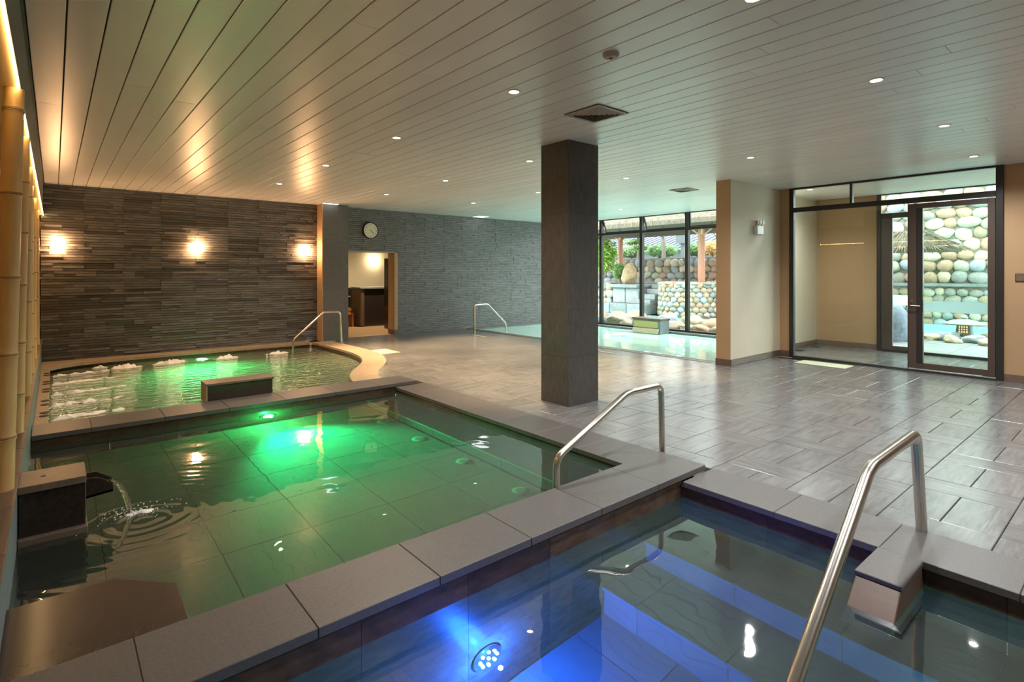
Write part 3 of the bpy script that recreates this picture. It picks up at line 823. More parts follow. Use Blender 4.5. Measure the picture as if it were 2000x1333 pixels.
for k in range(150):
    a=rnd.uniform(0,2*PI); rr=abs(rnd.gauss(0,.11)); x=.42+rr*math.cos(a)*1.5; y=4.50+rr*math.sin(a)*.9
    s=rnd.uniform(.0022,.006); z=-.05+abs(rnd.gauss(0,.012))*(rr<.2)
    dr.add([(x-s,y,z),(x+s,y,z),(x,y-s,z),(x,y+s,z),(x,y,z-s),(x,y,z+s)],[(0,2,5),(2,1,5),(1,3,5),(3,0,5),(2,0,4),(1,2,4),(3,1,4),(0,3,4)])
tag(dr.build('splash_drops', m_splash, stm, fix=False),kind='stuff')
fs_=foam(.30,.07,.03,51,True); fs_.v=[(p[0]+.28,p[1]+4.50,p[2]-.048) for p in fs_.v]
fs_.build('splash_foam', m_foam, stm, smooth=True, fix=False)
cs=thing('corner_slab','polished brown cut-corner stone slab in the green pool corner','stone slab',(.1,3.1,-.58))
MB().prism([(XL,2.787),(.467,2.787),(.470,3.19),(.234,3.435),(XL,3.435)],-.02,.036).build('top_slab', m_slab, cs, bevel=.003)
MB().prism([(XL,2.79),(.44,2.79),(.44,3.17),(.22,3.40),(XL,3.40)],GF,-.02).build('support', m_blackstone, cs)
sbk=thing('spa_block','dark rectangular stone fountain block behind the spa rim','fountain',(1.75,7.45,-.75))
MB().box(1.40,2.14,7.31,7.60,SF,.235).build('body', m_blackstone, sbk, bevel=.004)
MB().box(1.385,2.155,7.30,7.615,.235,.262).build('top_slab', m_blocktop, sbk, bevel=.003)
MB().box(1.385,1.40,7.31,7.60,.03,.235).build('end_panel_or_tint', m_spaledge, sbk)

def uw_light(label, loc, axis, mat, lens_r=.07, leds=False):
    t=thing('underwater_light',label,'pool light',loc)
    MB().lathe([(0,0),(lens_r+.02,0),(lens_r+.02,-.012),(lens_r,-.018),(0,-.018)],loc,20,'y').build('housing', m_chrome, t, smooth='auto')
    if not leds:
        MB().lathe([(0,-.019),(lens_r*.8,-.019),(lens_r*.6,-.028),(0,-.030)],loc,16,'y').build('lens', mat, t, smooth='auto')
    else:
        for k in range(9):
            a=k*2*PI/8; rr=lens_r*.75 if k<8 else 0
            MB().lathe([(0,-.019),(.010,-.019),(.008,-.026),(0,-.028)],(loc[0]+rr*math.cos(a),loc[1],loc[2]+rr*math.sin(a)),8,'y').build('led', mat, t)
    return t
def spot(name, loc, target, power, col, size=PI*.9, blend=1.0, rad=.05, parent=None):
    l=bpy.data.lights.new(name,'SPOT'); l.energy=power; l.color=col; l.spot_size=size; l.spot_blend=blend; l.shadow_soft_size=rad
    o=bpy.data.objects.new(name,l); link(o,parent,loc)
    o.rotation_euler=(Vector(target)-Vector(loc)).to_track_quat('-Z','Y').to_euler(); return o
def glow(name, loc, power, col, parent, rad=.012):
    l=bpy.data.lights.new(name,'POINT'); l.energy=power; l.color=col; l.shadow_soft_size=rad
    return link(bpy.data.objects.new(name,l),parent,loc)
g1=uw_light('green underwater lamp on the far wall of the green pool',(1.943,GY1,-.28),'y',e_green)
spot('pool_lamp',(1.943,GY1-.09,-.22),(2.5,4.3,-.56),LAMP['green']*1.7,(.0,1.0,.30),size=math.radians(88),parent=g1)
glow('pool_glow',(1.943,GY1-.13,-.24),LAMP['green']*.09,(.03,1.0,.22),g1)
s1=uw_light('green underwater lamp under the back ledge of the spa',(2.25,12.34,-.30),'y',e_green,.09)
spot('spa_lamp',(2.25,12.26,-.30),(2.2,10.2,-.7),LAMP['green']*1.4,(.05,1.0,.35),parent=s1)
b1=uw_light('blue led underwater lamp on the wall of the blue pool',(1.8,2.362,-.80),'y',e_cyan,.075,True)
b2=uw_light('added unseen teal underwater lamp on the near end wall of the blue pool',(1.9,BY0,-.60),'y',e_cyan,.075,True)  # second lamp is out of view, added to light the blue pool
glow('cold_fill_near',(1.9,BY0+.15,-.55),LAMP['blue']*2.6,(.22,.85,.75),b2)
glow('cold_lamp',(1.8,2.24,-.78),LAMP['blue']*1.6,(.015,.11,1.0),b1)

# ================================================================== CEILING FITTINGS
dl_pts=[(x,y) for x in (3.06,5.14,7.30) for y in (-.65,1.50,3.62,5.74,7.90,10.07)]  # nearest row is out of view, added to light the foreground
dl_pts=[p for p in dl_pts if p!=(5.14,3.62)]+[(9.53,1.64),(10.86,8.72),(11.0,4.3)]  # last point is an added lamp to brighten the glass lobby
dl_label={(3.06,1.50):'downlight above the far edge of the blue pool rim',(3.06,3.62):'downlight above the green pool bench beside the air diffuser',(3.06,5.74):'downlight above the far half of the green pool',
 (3.06,7.90):'downlight above the near end of the spa beside the access panel',(3.06,10.07):'downlight above the middle of the spa',(5.14,5.74):'downlight just behind the top of the column',
 (5.14,7.90):'downlight above the deck beside the small access panel',(5.14,10.07):'downlight above the pale floor hatch',(7.30,10.07):'downlight above the deck in front of the clock wall',
 (7.30,7.90):'downlight above the deck hidden partly by the column',(7.30,5.74):'downlight above the deck between column and mint pool',(7.30,3.62):'downlight above the deck between column and pale wall stub',
 (5.14,1.50):'big looking downlight above the open deck right of the air diffuser',(9.53,1.64):'downlight in front of the glass door',(10.86,8.72):'downlight above the water of the mint pool',(11.0,4.3):'added downlight brightening the glass lobby'}
ring_me=MB().lathe([(.058,0),(.058,-.006),(.045,-.008),(.045,0)],(0,0,0),24).mesh('trim_ring',m_white,smooth='auto')
lens_me=MB().lathe([(0,-.001),(.044,-.001),(.044,-.004),(0,-.004)],(0,0,0),20).mesh('lens',e_down)
near={(3.06,3.62):'recessed ceiling downlight over the green pool beside the smoke detector'}
for (x,y) in dl_pts:
    z=CEIL
    t=thing('ceiling_downlight',dl_label.get((x,y),'added recessed downlight continuing the ceiling grid'),'downlight',(x,y,z),'recessed ceiling downlights')
    inst('trim_ring',ring_me,t,(x,y,z)); inst('lens',lens_me,t,(x,y,z))
    if y>5.0 and x<10:   # warm narrow lamps over the spa and the far deck
        spot('downlight_lamp',(x,y,z-.03),(x,y,0),LAMP['down']*(1.1 if x<4 else 5.5),(1.0,.74,.50) if x<4 else (1.0,.66,.36),size=math.radians(140 if x<4 else 62),blend=.9,rad=.045,parent=t)
    else:                # neutral wide lamps over the open deck
        spot('downlight_lamp',(x,y,z-.03),(x,y,0),LAMP['down']*1.15,(.98,.97,.96),size=math.radians(155),blend=1.0,rad=.045,parent=t)
sd=thing('smoke_detector','round grey smoke detector on the plank ceiling','smoke detector',(3.066,2.548,CEIL))
MB().lathe([(0,0),(.06,0),(.06,-.012),(.045,-.03),(0,-.034)],(3.066,2.548,CEIL),24).build('housing',m_vent,sd,smooth='auto')
MB().lathe([(.0,-.034),(.014,-.034),(.012,-.038),(0,-.038)],(3.066,2.548,CEIL),12).build('sensor_cap',m_ventdark,sd)
def diffuser(x,y,s,label):
    t=thing('air_diffuser',label,'air vent',(x,y,CEIL))
    def ring(a,b,z0,z1,m,n):
        q=MB(); 
        o=[(-a,-a),(a,-a),(a,a),(-a,a)]; i=[(-b,-b),(b,-b),(b,b),(-b,b)]
        for k in range(4):
            k2=(k+1)%4
            q.add([(x+o[k][0],y+o[k][1],z0),(x+o[k2][0],y+o[k2][1],z0),(x+i[k2][0],y+i[k2][1],z1),(x+i[k][0],y+i[k][1],z1),
                   (x+o[k][0],y+o[k][1],z0+.004),(x+o[k2][0],y+o[k2][1],z0+.004),(x+i[k2][0],y+i[k2][1],z1+.004),(x+i[k][0],y+i[k][1],z1+.004)],
                  [(0,1,2,3),(7,6,5,4),(0,4,5,1),(2,6,7,3)])
        q.build(n,m,t)
    MB().box(x-s,x+s,y-s,y+s,CEIL-.002,CEIL+.002).build('duct_opening',m_ventdark,t)
    ring(s,s*.86,CEIL-.012,CEIL-.012,m_vent,'frame')
    for k in range(5):
        a=s*(.84-.16*k); ring(a,a-s*.10,CEIL-.006,CEIL-.022,m_vent,'vane')
diffuser(4.11,3.60,.225,'square grey air diffuser with nested vanes near the column top')
diffuser(9.21,5.87,.20,'square grey air diffuser above the rim of the mint pool')
for (a,b,c,d,lab) in ((2.97,3.35,6.80,7.19,'flush square access panel in the ceiling above the green pool far rim'),(4.61,4.90,7.77,8.02,'flush square access panel in the ceiling above the deck')):
    t=thing('access_panel',lab,'ceiling panel',((a+b)/2,(c+d)/2,CEIL))
    MB().box(a,b,c,d,CEIL-.005,CEIL-.0).build('frame',m_white,t)
    MB().box(a+.02,b-.02,c+.02,d-.02,CEIL-.007,CEIL-.005).build('panel',m_plank,t)
for (a,b,c,d,lab) in ((4.68,5.06,12.20,12.36,'bright white ceiling light panel in front of the pilaster'),(9.08,9.46,12.25,12.60,'bright white ceiling light panel above the slate wall right end')):
    t=thing('light_panel',lab,'ceiling light',((a+b)/2,(c+d)/2,CEIL))
    MB().box(a,b,c,d,CEIL-.006,CEIL).build('frame',m_white,t)
    MB().box(a+.02,b-.02,c+.02,d-.02,CEIL-.009,CEIL-.006).build('diffuser_plate',emission('panel_glow',(.95,1,.98),1.3) if 'panel_glow' not in bpy.data.materials else bpy.data.materials['panel_glow'],t)

# ================================================================== WALL FITTINGS
for x,lab in ((.052,'glowing box wall sconce beside the bamboo screen'),(2.228,'glowing box wall sconce in the middle of the slate wall'),(4.42,'glowing box wall sconce beside the pilaster')):
    t=thing('wall_sconce',lab,'wall lamp',(x,YB-.05,2.09))
    MB().box(x-.05,x+.05,YB-.055,YB+.0,2.03,2.15).build('back_plate',m_white,t)
    MB().box(x-.083,x+.083,YB-.135,YB-.055,1.985,2.20).build('shade',e_sconce,t,bevel=.006)
ck=thing('wall_clock','round cream wall clock above the back doorway','clock',(6.035,YB-.03,2.63))
cc=(6.035,YB-.03,2.632)
MB().lathe([(0,.03),(.205,.03),(.205,-.045),(.19,-.05),(.185,-.03),(0,-.03)],cc,40,'y').build('case',m_frame,ck,smooth='auto')
MB().lathe([(0,-.031),(.184,-.031),(.184,-.034),(0,-.034)],cc,40,'y').build('dial',m_face,ck)
def hand(ang,l,wd,nm):
    a=math.radians(ang); dx,dz=math.sin(a),math.cos(a); px,pz=dz,-dx; y=cc[1]-.037
    q=[(cc[0]-dx*.03+px*wd,y,cc[2]-dz*.03+pz*wd),(cc[0]-dx*.03-px*wd,y,cc[2]-dz*.03-pz*wd),(cc[0]+dx*l-px*wd*.5,y,cc[2]+dz*l-pz*wd*.5),(cc[0]+dx*l+px*wd*.5,y,cc[2]+dz*l+pz*wd*.5)]
    MB().hexa(q,[(p[0],p[1]-.002,p[2]) for p in q]).build(nm,m_ink,ck)
hand(131,.10,.007,'hour_hand'); hand(140,.145,.005,'minute_hand')
for k in range(1,13):
    cu=bpy.data.curves.new('numeral','FONT'); cu.body=str(k); cu.size=.048; cu.align_x='CENTER'; cu.align_y='CENTER'; cu.extrude=.001
    tmp=bpy.data.objects.new('tmp',cu); COL.objects.link(tmp)
    me=bpy.data.meshes.new_from_object(tmp.evaluated_get(bpy.context.evaluated_depsgraph_get()))
    bpy.data.objects.remove(tmp); me.materials.clear(); me.materials.append(m_ink); me.name='numeral'
    a=k*PI/6
    inst('numeral',me,ck,(cc[0]+.145*math.sin(a),cc[1]-.036,cc[2]+.145*math.cos(a)),(PI/2,0,0))
# twin-head emergency light
em=thing('emergency_light','twin-head emergency light box on the pale wall stub','emergency light',(9.70,4.70,2.30))
MB().box(9.60,9.83,4.63,4.70,2.27,2.43).build('battery_box',m_white,em,bevel=.008)
for x in (9.60,9.70,9.80):
    MB().tube([(x,4.665,2.43),(x,4.655,2.455)],.008,8).build('stem',m_ventdark,em)
    MB().lathe([(0,.035),(.02,.03),(.036,-.015),(.036,-.03),(0,-.024)],(x,4.645,2.492),16,'y').build('lamp_head',m_white if x>9.65 else m_vent,em,smooth='auto')
sg=thing('wall_plaque','small dark brown wall plaque right of the glass door','sign',(XG-.01,1.24,1.52))
MB().box(XG-.014,XG,1.02,1.368,1.462,1.575).build('plate',m_plaque,sg,bevel=.003)
MB().box(XG-.018,XG-.013,1.02,1.36,1.47,1.567).build('face',m_base,sg)
mt=thing('door_mat','pale green mat on the slate in front of the glass wall','mat',(10.15,3.75,0))
MB().box(9.98,10.38,3.36,4.16,.001,.008).build('pile',m_mat,mt,bevel=.002)
MB().box(9.965,10.395,3.345,4.175,.0005,.004).build('border',m_paving,mt)
for k,(x,y) in enumerate(((8.40,7.15),(8.12,10.95))):
    t=thing('floor_drain',('dark slotted floor drain near the mint pool rim beside the column view','dark slotted floor drain near the foot of the mint pool handrail')[k],'drain',(x,y,0))
    MB().box(x-.05,x+.05,y-.28,y+.28,-.01,.003).build('frame',m_ventdark,t)
    for j in range(9): MB().box(x-.05,x+.05,y-.28+j*.0625,y-.25+j*.0625,.003,.005).build('bar',m_vent,t)

# ================================================================== BAMBOO SCREEN
def pole(x,y,r,z0,z1,seed,lean=0,lab=None):
    rnd=random.Random(seed); pr=[]; z=z0; rings=[]
    nz=z0+rnd.uniform(.2,.55)
    pts=[];rad=[]
    while z<z1:
        pts.append((x+lean*(z-z0),y,z)); rad.append(r*(1-.06*(z-z0)))
        z+=.1
        if nz<z and nz<z1-.05:
            for dz,k in ((-.02,1.0),(-.008,1.10),(0,.97),(.008,1.08),(.02,1.0)):
                pts.append((x+lean*(nz-z0),y,nz+dz)); rad.append(r*(1-.06*(nz-z0))*k)
            rings.append(nz); z=nz+.06; nz+=rnd.uniform(.36,.52)
    pts.append((x+lean*(z1-z0),y,z1)); rad.append(r*(1-.06*(z1-z0)))
    t=thing('bamboo_pole',lab or 'bamboo pole in the rear row against the tan panel','bamboo pole',(x,y,z0),'bamboo screen poles')
    MB().tube(pts,rad,16).build('culm',m_bamboo,t,smooth='auto')
    for q in rings:
        rr=r*(1-.06*(q-z0))*1.09
        MB().lathe([(rr*.9,-.006),(rr,-.004),(rr,.004),(rr*.9,.006)],(x+lean*(q-z0),y,q),16).build('node_ring',m_node,t,smooth=True)
for k,(y,x,r,ln_,lab) in enumerate(((4.03,-.215,.050,.022,'thickest leaning bamboo pole standing on the stone plinth beside the stone spout'),
      (5.40,-.215,.046,.018,'leaning bamboo pole on the plinth between the stone spout and the far pool rim'),
      (6.95,-.215,.044,.010,'bamboo pole on the plinth beside the raised rim between green pool and spa'),
      (7.70,-.22,.040,.0,'slim bamboo pole on the plinth just past the rim beside the spa'),
      (8.45,-.22,.044,.0,'bamboo pole on the plinth beside the jet nozzles of the spa'),
      (9.80,-.22,.044,.0,'bamboo pole on the plinth beside the middle of the spa'),
      (11.70,-.22,.042,.0,'last bamboo pole on the plinth next to the stacked slate wall'))):
    pole(x,y,r,.42,2.6,k+3,ln_,lab)
for k,(y,x,r) in enumerate(((4.75,-.42,.045),(5.9,-.43,.04),(7.3,-.42,.045),(8.9,-.43,.04),(10.6,-.42,.045),(3.3,-.40,.05))):
    pole(x,y,r,.42,2.6,k+33,.006 if k==1 else 0)

# ================================================================== ROOM BEHIND THE DOORWAY
tag(MB().box(4.6,11.5,YB+.02,17.2,-.2,-.002).build('floor_changing_room', m_roomfloor), kind='structure')
rc=tag(MB().box(4.6,11.5,16.6,16.8,0,2.9).build('wall_changing_room', m_cream), 'cream changing room wall seen through the doorway', kind='structure')
tag(MB().box(11.3,11.5,YB+.3,16.6,0,2.9).build('wall_changing_room_right', m_cream), kind='structure')
tag(MB().box(4.6,4.8,YB+.3,16.6,0,2.9).build('wall_changing_room_left', m_cream), kind='structure')
tag(MB().box(4.6,11.5,YB+.25,16.8,2.9,3.0).build('ceiling_changing_room', m_cream), kind='structure')
MB().box(4.8,11.3,16.57,16.6,0,1.10).build('tile_wainscot', m_darkgran, rc)
vn=thing('vanity_partition','waist-high dark granite partition behind the doorway','partition',(7.4,15.2,0))
MB().box(6.95,8.30,15.0,15.12,.02,1.10).build('front_panel', m_darkgran, vn)
MB().box(7.65,7.665,14.99,15.0,.02,1.10).build('panel_joint', m_vent, vn)
MB().box(6.83,6.95,14.98,15.6,.02,1.10).build('end_panel_or_tint', m_base, vn, bevel=.02)
MB().box(6.80,8.35,14.95,15.62,1.10,1.15).build('counter_top', m_greystone, vn, bevel=.004)
lk=thing('tall_locker','tall dark brown cabinet just inside the doorway','cabinet',(7.55,13.9,0))
MB().box(7.18,7.75,13.55,14.2,0,1.98).build('carcass', m_darkgran, lk)
MB().box(7.20,7.73,13.535,13.55,.45,1.95).build('door', m_base, lk)
MB().box(7.25,7.265,13.52,13.535,1.0,1.15).build('door_handle', m_chrome, lk)
for k,(x,y,z,lab) in enumerate(((6.55,15.3,0,'low orange wooden bath stool behind the doorway'),)):
    t=thing('bath_stool',lab,'stool',(x,y,z))
    MB().box(x-.17,x+.17,y-.13,y+.13,.36,.40).build('seat',m_wood,t,bevel=.004)
    for sx in (-.13,.13): MB().box(x+sx-.02,x+sx+.02,y-.12,y+.12,0,.36).build('leg',m_wood,t)
    MB().box(x-.12,x+.12,y-.012,y+.012,.12,.16).build('stretcher',m_wood,t)
t=thing('wooden_bucket','round orange wooden bucket on the bath stool','bucket',(6.55,15.3,.40))
MB().lathe([(0,0),(.115,0),(.13,.13),(.118,.13),(.105,.02),(0,.02)],(6.55,15.3,.40),20).build('tub',m_wood,t,smooth='auto')
MB().lathe([(.121,.03),(.125,.035),(.125,.05),(.121,.055)],(6.55,15.3,.40),20).build('hoop',m_chrome,t,smooth='auto')
sh=thing('wall_shelf','dark shelf rack with bath bowls behind the doorway','shelf',(6.7,16.4,.4))
for z in (.45,.82): MB().box(6.35,7.1,16.30,16.57,z,z+.03).build('board',m_palewood,sh)
for x in (6.36,7.08): MB().box(x-.015,x+.015,16.30,16.57,.1,1.05).build('upright',m_darkgran,sh)
for x,z in ((6.75,.48),(6.95,.85)):
    t=thing('bath_bowl','pale wooden bath bowl on the %s board of the dark shelf rack'%('lower' if z<.6 else 'upper'),'bowl',(x,16.42,z))
    MB().lathe([(0,0),(.08,0),(.115,.09),(.105,.09),(.07,.012),(0,.012)],(x,16.42,z),18).build('bowl_body',m_palewood,t,smooth='auto')
    MB().lathe([(.106,.088),(.117,.088),(.117,.096),(.106,.096)],(x,16.42,z),18).build('rim_band',m_wood,t,smooth='auto')
t=thing('room_fill_lamp','added unseen downlight brightening the changing room behind the doorway','downlight',(7.2,14.5,2.9))  # lamp out of view, added to brighten the changing room
inst('trim_ring',ring_me,t,(7.2,14.5,2.9)); inst('lens',lens_me,t,(7.2,14.5,2.9))
spot('room_fill_spot',(7.2,14.5,2.87),(7.2,14.5,0),170,(1.0,.78,.52),size=math.radians(150),parent=t)
t=thing('room_lamp','round glowing wall lamp behind the doorway','wall lamp',(8.02,16.55,1.98))
MB().lathe([(0,.05),(.06,.05),(.06,.03),(0,.03)],(8.02,16.55,1.98),16,'y').build('wall_plate',m_chrome,t)
MB().lathe([(0,.03),(.04,.02),(.075,-.03),(.085,-.09),(.06,-.14),(0,-.16)],(8.02,16.55,1.98),18,'y').build('globe',e_lamp,t,smooth='auto')

# ================================================================== GARDEN
tag(MB().prism([(XW+.15,-12),(70,-12),(70,45),(XW+.15,45)],-.5,-.12).build('ground_outside', m_ground), kind='structure')
def lump(seed, sub=2, amp=.22):
    bm=bmesh.new(); bmesh.ops.create_icosphere(bm,subdivisions=sub,radius=1)
    for v in bm.verts:
        d=1+amp*mnoise.noise(v.co*1.3+Vector((seed*7.3,seed*3.1,0)))
        v.co*=d
    me=bpy.data.meshes.new('cobble'); bm.to_mesh(me); bm.free()
    for p in me.polygons: p.use_smooth=True
    return me
cob=[lump(k) for k in range(7)]
for m in cob: m.materials.append(m_cobble)
bou=[lump(k+20,3,.38) for k in range(6)]
for m in bou: m.materials.append(m_boulder)

def stone_face(parent, o, u, v, n, W, H, size, seed, limit=300, flat=.55):
    """cobbles bedded in staggered courses on a rectangular face: origin o, unit axes u (along), v (up), n (out)"""
    rnd=random.Random(seed); o,u,v,n=Vector(o),Vector(u),Vector(v),Vector(n)
    y=size*.4; row=0; cnt=0
    R=Matrix((u,n,v)).transposed().to_euler()
    while y<H:
        x=(row%2)*size*.5+rnd.uniform(-.1,.1)*size
        hrow=size*rnd.uniform(.72,.95)
        while x<W:
            wst=size*rnd.uniform(.8,1.5)
            if cnt<limit:
                p=o+u*(x+wst/2)+v*(y+rnd.uniform(-.1,.1)*size)+n*rnd.uniform(-.02,.04)
                s=inst('cobble',rnd.choice(cob),parent,p,R,(wst*.54,size*flat*.6,hrow*.60))
                s.rotation_euler.rotate_axis('Y',rnd.uniform(-.45,.45)); cnt+=1
            x+=wst*.98
        y+=hrow; row+=1
    return cnt
# --- rock garden beyond the outer door
XR=19.4
rw=thing('cobble_wall','tall cobblestone retaining wall behind the turquoise garden pool','stone wall',(XR,4,0))
MB().box(XR+.05,XR+1.6,1.4,7.6,-.1,1.22).build('lower_core',m_mortar,rw)
MB().box(XR+.35,XR+1.6,1.4,7.6,1.22,4.9).build('upper_core',m_mortar,rw)
stone_face(rw,(XR+.33,7.4,1.30),(0,-1,0),(0,0,1),(-1,0,0),5.4,3.5,.36,1,200)
stone_face(rw,(XR+.03,7.4,.0),(0,-1,0),(0,0,1),(-1,0,0),5.4,1.15,.27,2,100)
slab_row(rw,'ledge_stone',m_ashlar,'y',2.0,7.4,XR-.08,XR+.4,1.19,1.27,step=.7)
op=thing('garden_pool','turquoise outdoor pool below the cobblestone wall','pool',(18,4.5,-.4))
MB().box(16.7,XR-.13,-2,7.2,-.3,-.26).build('basin_floor',m_outpool,op)
MB().box(16.66,16.7,-2,7.2,-.3,-.05).build('near_wall',m_outpool,op)
MB().box(XR-.16,XR-.13,-2,7.2,-.3,.10).build('far_wall',m_outpool,op)
MB().quad((16.7,-2,-.06),(XR-.14,-2,-.06),(XR-.14,7.2,-.06),(16.7,7.2,-.06)).build('water_surface',m_w_out,op,fix=False)
tc=tag(MB().box(XW+.2,15.6,-1,6.6,-.14,-.03).build('terrace',m_mortar),'pale paved terrace outside the glass doors',kind='structure')
for i in range(4):
    for j in range(8):
        MB().box(XW+.22+i*.7,XW+.22+i*.7+.69,-.5+j*.8,-.5+j*.8+.79,-.03,-.005).build('paving_slab',m_paving,tc,fix=False)
rnd=random.Random(11)
spots=[(16.1,1.95,.28),(16.35,2.5,.24),(15.95,2.72,.20),(16.15,3.25,.22),(15.85,3.55,.17),(16.2,3.9,.22),(15.75,4.75,.16),(16.35,4.45,.26),(15.9,5.0,.28),(16.3,5.45,.28),(15.6,3.05,.16),(15.55,2.45,.16),(15.6,1.7,.22)]
for x,y,s in spots:
    o=inst('boulder',rnd.choice(bou),None,(x,y,s*.25),(rnd.uniform(-.3,.3),rnd.uniform(-.3,.3),rnd.uniform(0,6)),(s*1.2,s,s*.62))
    tag(o,'rounded boulder on the near edge of the turquoise garden pool','boulder','boulders edging the garden pool')
# big blue-grey rock
o=inst('rock',bou[2],None,(15.1,4.25,.25),(.2,.1,.5),(.55,.6,.75)); o.data=bou[2].copy(); o.data.materials.clear(); o.data.materials.append(M('blue_grey_rock',(.10,.125,.16),.8,grain=(3,.4),bump=(5,.8,.05)))
tag(o,'big blue-grey rock beside the outer door','rock')
# lantern
LX,LY=16.35,2.98
ln=thing('stone_lantern','low stone lantern with a lit lattice window on the boulders','lantern',(LX,LY,.12))
MB().lathe([(0,0),(.16,0),(.15,.05),(0,.05)],(LX,LY,.08),8).build('base',m_lantern,ln)
MB().hexa([(LX-.15,LY-.15,.13),(LX+.15,LY-.15,.13),(LX+.15,LY+.15,.13),(LX-.15,LY+.15,.13)],[(LX-.12,LY-.12,.38),(LX+.12,LY-.12,.38),(LX+.12,LY+.12,.38),(LX-.12,LY+.12,.38)]).build('fire_box',m_lantern,ln,bevel=.01)
lp=MB().hexa([(LX-.147,LY-.085,.18),(LX-.13,LY-.085,.18),(LX-.13,LY+.085,.18),(LX-.147,LY+.085,.18)],[(LX-.134,LY-.08,.34),(LX-.12,LY-.08,.34),(LX-.12,LY+.08,.34),(LX-.134,LY+.08,.34)]).build('window_panel',e_lant,ln)
for k in (-.045,0,.045): MB().box(LX-.155,LY and LX-.135,LY+k-.008,LY+k+.008,.18,.34).build('lattice_bar',m_lantern,lp)
for z in (.235,.285): MB().box(LX-.155,LX-.135,LY-.085,LY+.085,z-.008,z+.008).build('lattice_bar',m_lantern,lp)
MB().lathe([(0,0),(.40,0),(.41,.02),(.22,.09),(.08,.12),(0,.13)],(LX,LY,.37),16).build('roof',m_lantern,ln,smooth='auto')
MB().lathe([(0,0),(.06,0),(.07,.04),(.03,.09),(0,.10)],(LX,LY,.49),10).build('finial',m_lantern,ln,smooth='auto')
# thatched canopies
def thatch(label, x0,x1,y0,y1,z0,z1,over=.5,seed=1):
    t=thing('thatched_roof',label,'roof',((x0+x1)/2,(y0+y1)/2,z0))
    xm,ym=(x0+x1)/2,(y0+y1)/2
    q=MB()
    b=[(x0,y0,z0),(x1,y0,z0),(x1,y1,z0),(x0,y1,z0)]
    kx,ky=(x1-x0)*.32,(y1-y0)*.32
    tpp=[(x0+kx,y0+ky,z1),(x1-kx,y0+ky,z1),(x1-kx,y1-ky,z1),(x0+kx,y1-ky,z1)]
    q.hexa([(p[0],p[1],p[2]) for p in b],[(p[0],p[1],p[2]+.16) for p in b]); q.hexa([(p[0],p[1],p[2]+.16) for p in b],tpp)
    q.build('roof_body',m_thatch,t)
    rnd=random.Random(seed); s=MB()
    for k in range(2600):
        side=rnd.randrange(4); f=rnd.random(); up=rnd.random()**1.5
        if side==0: a=Vector((x0,y0+(y1-y0)*f,z0+.14)); c=Vector((x0+kx,y0+ky+(y1-y0-2*ky)*f,z1))
        elif side==1: a=Vector((x1,y0+(y1-y0)*f,z0+.14)); c=Vector((x1-kx,y0+ky+(y1-y0-2*ky)*f,z1))
        elif side==2: a=Vector((x0+(x1-x0)*f,y0,z0+.14)); c=Vector((x0+kx+(x1-x0-2*kx)*f,y0+ky,z1))
        else: a=Vector((x0+(x1-x0)*f,y1,z0+.14)); c=Vector((x0+kx+(x1-x0-2*kx)*f,y1-ky,z1))
        d=(a-c).normalized(); p=a+(c-a)*up+Vector((0,0,.015))
        L_=rnd.uniform(.18,.34); wd=Vector((rnd.uniform(-1,1),rnd.uniform(-1,1),rnd.uniform(-.2,.2))).normalized()*.014
        e=p+d*L_+Vector((rnd.uniform(-.04,.04),rnd.uniform(-.04,.04),rnd.uniform(.0,.05)))
        s.add([p-wd,p+wd,e+wd*.4,e-wd*.4],[(0,1,2,3)])
    tag(s.build('straw_fringe',m_straw,t,fix=False),kind='stuff')
    return t
thatch('low thatched canopy in front of the cobblestone wall',17.4,18.9,3.5,5.6,2.15,2.72,seed=3)
for y in (4.35,6.1):
    pass
pv=thatch('wide thatched pavilion roof above the garden windows',16.6,22.0,8.6,20.5,3.28,5.2,seed=4)
def post(x,y,z0,z1,r,label):
    t=thing('pavilion_post',label,'post',(x,y,z0))
    MB().tube([(x,y,z0),(x,y,z1)],r,14).build('shaft',m_post,t,smooth='auto')
    for a in range(4):
        dx,dy=math.cos(a*PI/2+.6)*.45,math.sin(a*PI/2+.6)*.45
        MB().tube([(x,y,z1-.35),(x+dx,y+dy,z1+.02)],.035,8).build('brace',m_palewood,t,smooth='auto')
# --- terraced garden beyond the windows
gt=thing('garden_terrace','raised cobblestone terrace wall behind the stone drum','stone wall',(22.2,14,0))
MB().box(21.9,26.5,9.0,24.0,-.1,2.25).build('core',m_mortar,gt)
stone_face(gt,(21.88,19.0,1.0),(0,-1,0),(0,0,1),(-1,0,0),9.0,1.25,.34,6,160)
mid=thing('garden_ledge','pale flat stone ledge between the stone drum and the terrace','stone ledge',(20,14,0))
MB().box(19.62,21.6,8.2,20.5,-.1,1.08).build('core',m_mortar,mid)
for j in range(12): MB().box(19.6,20.6,8.2+j*1.0,9.18+j*1.0,1.08,1.14).build('ledge_slab',m_paving,mid,fix=False)
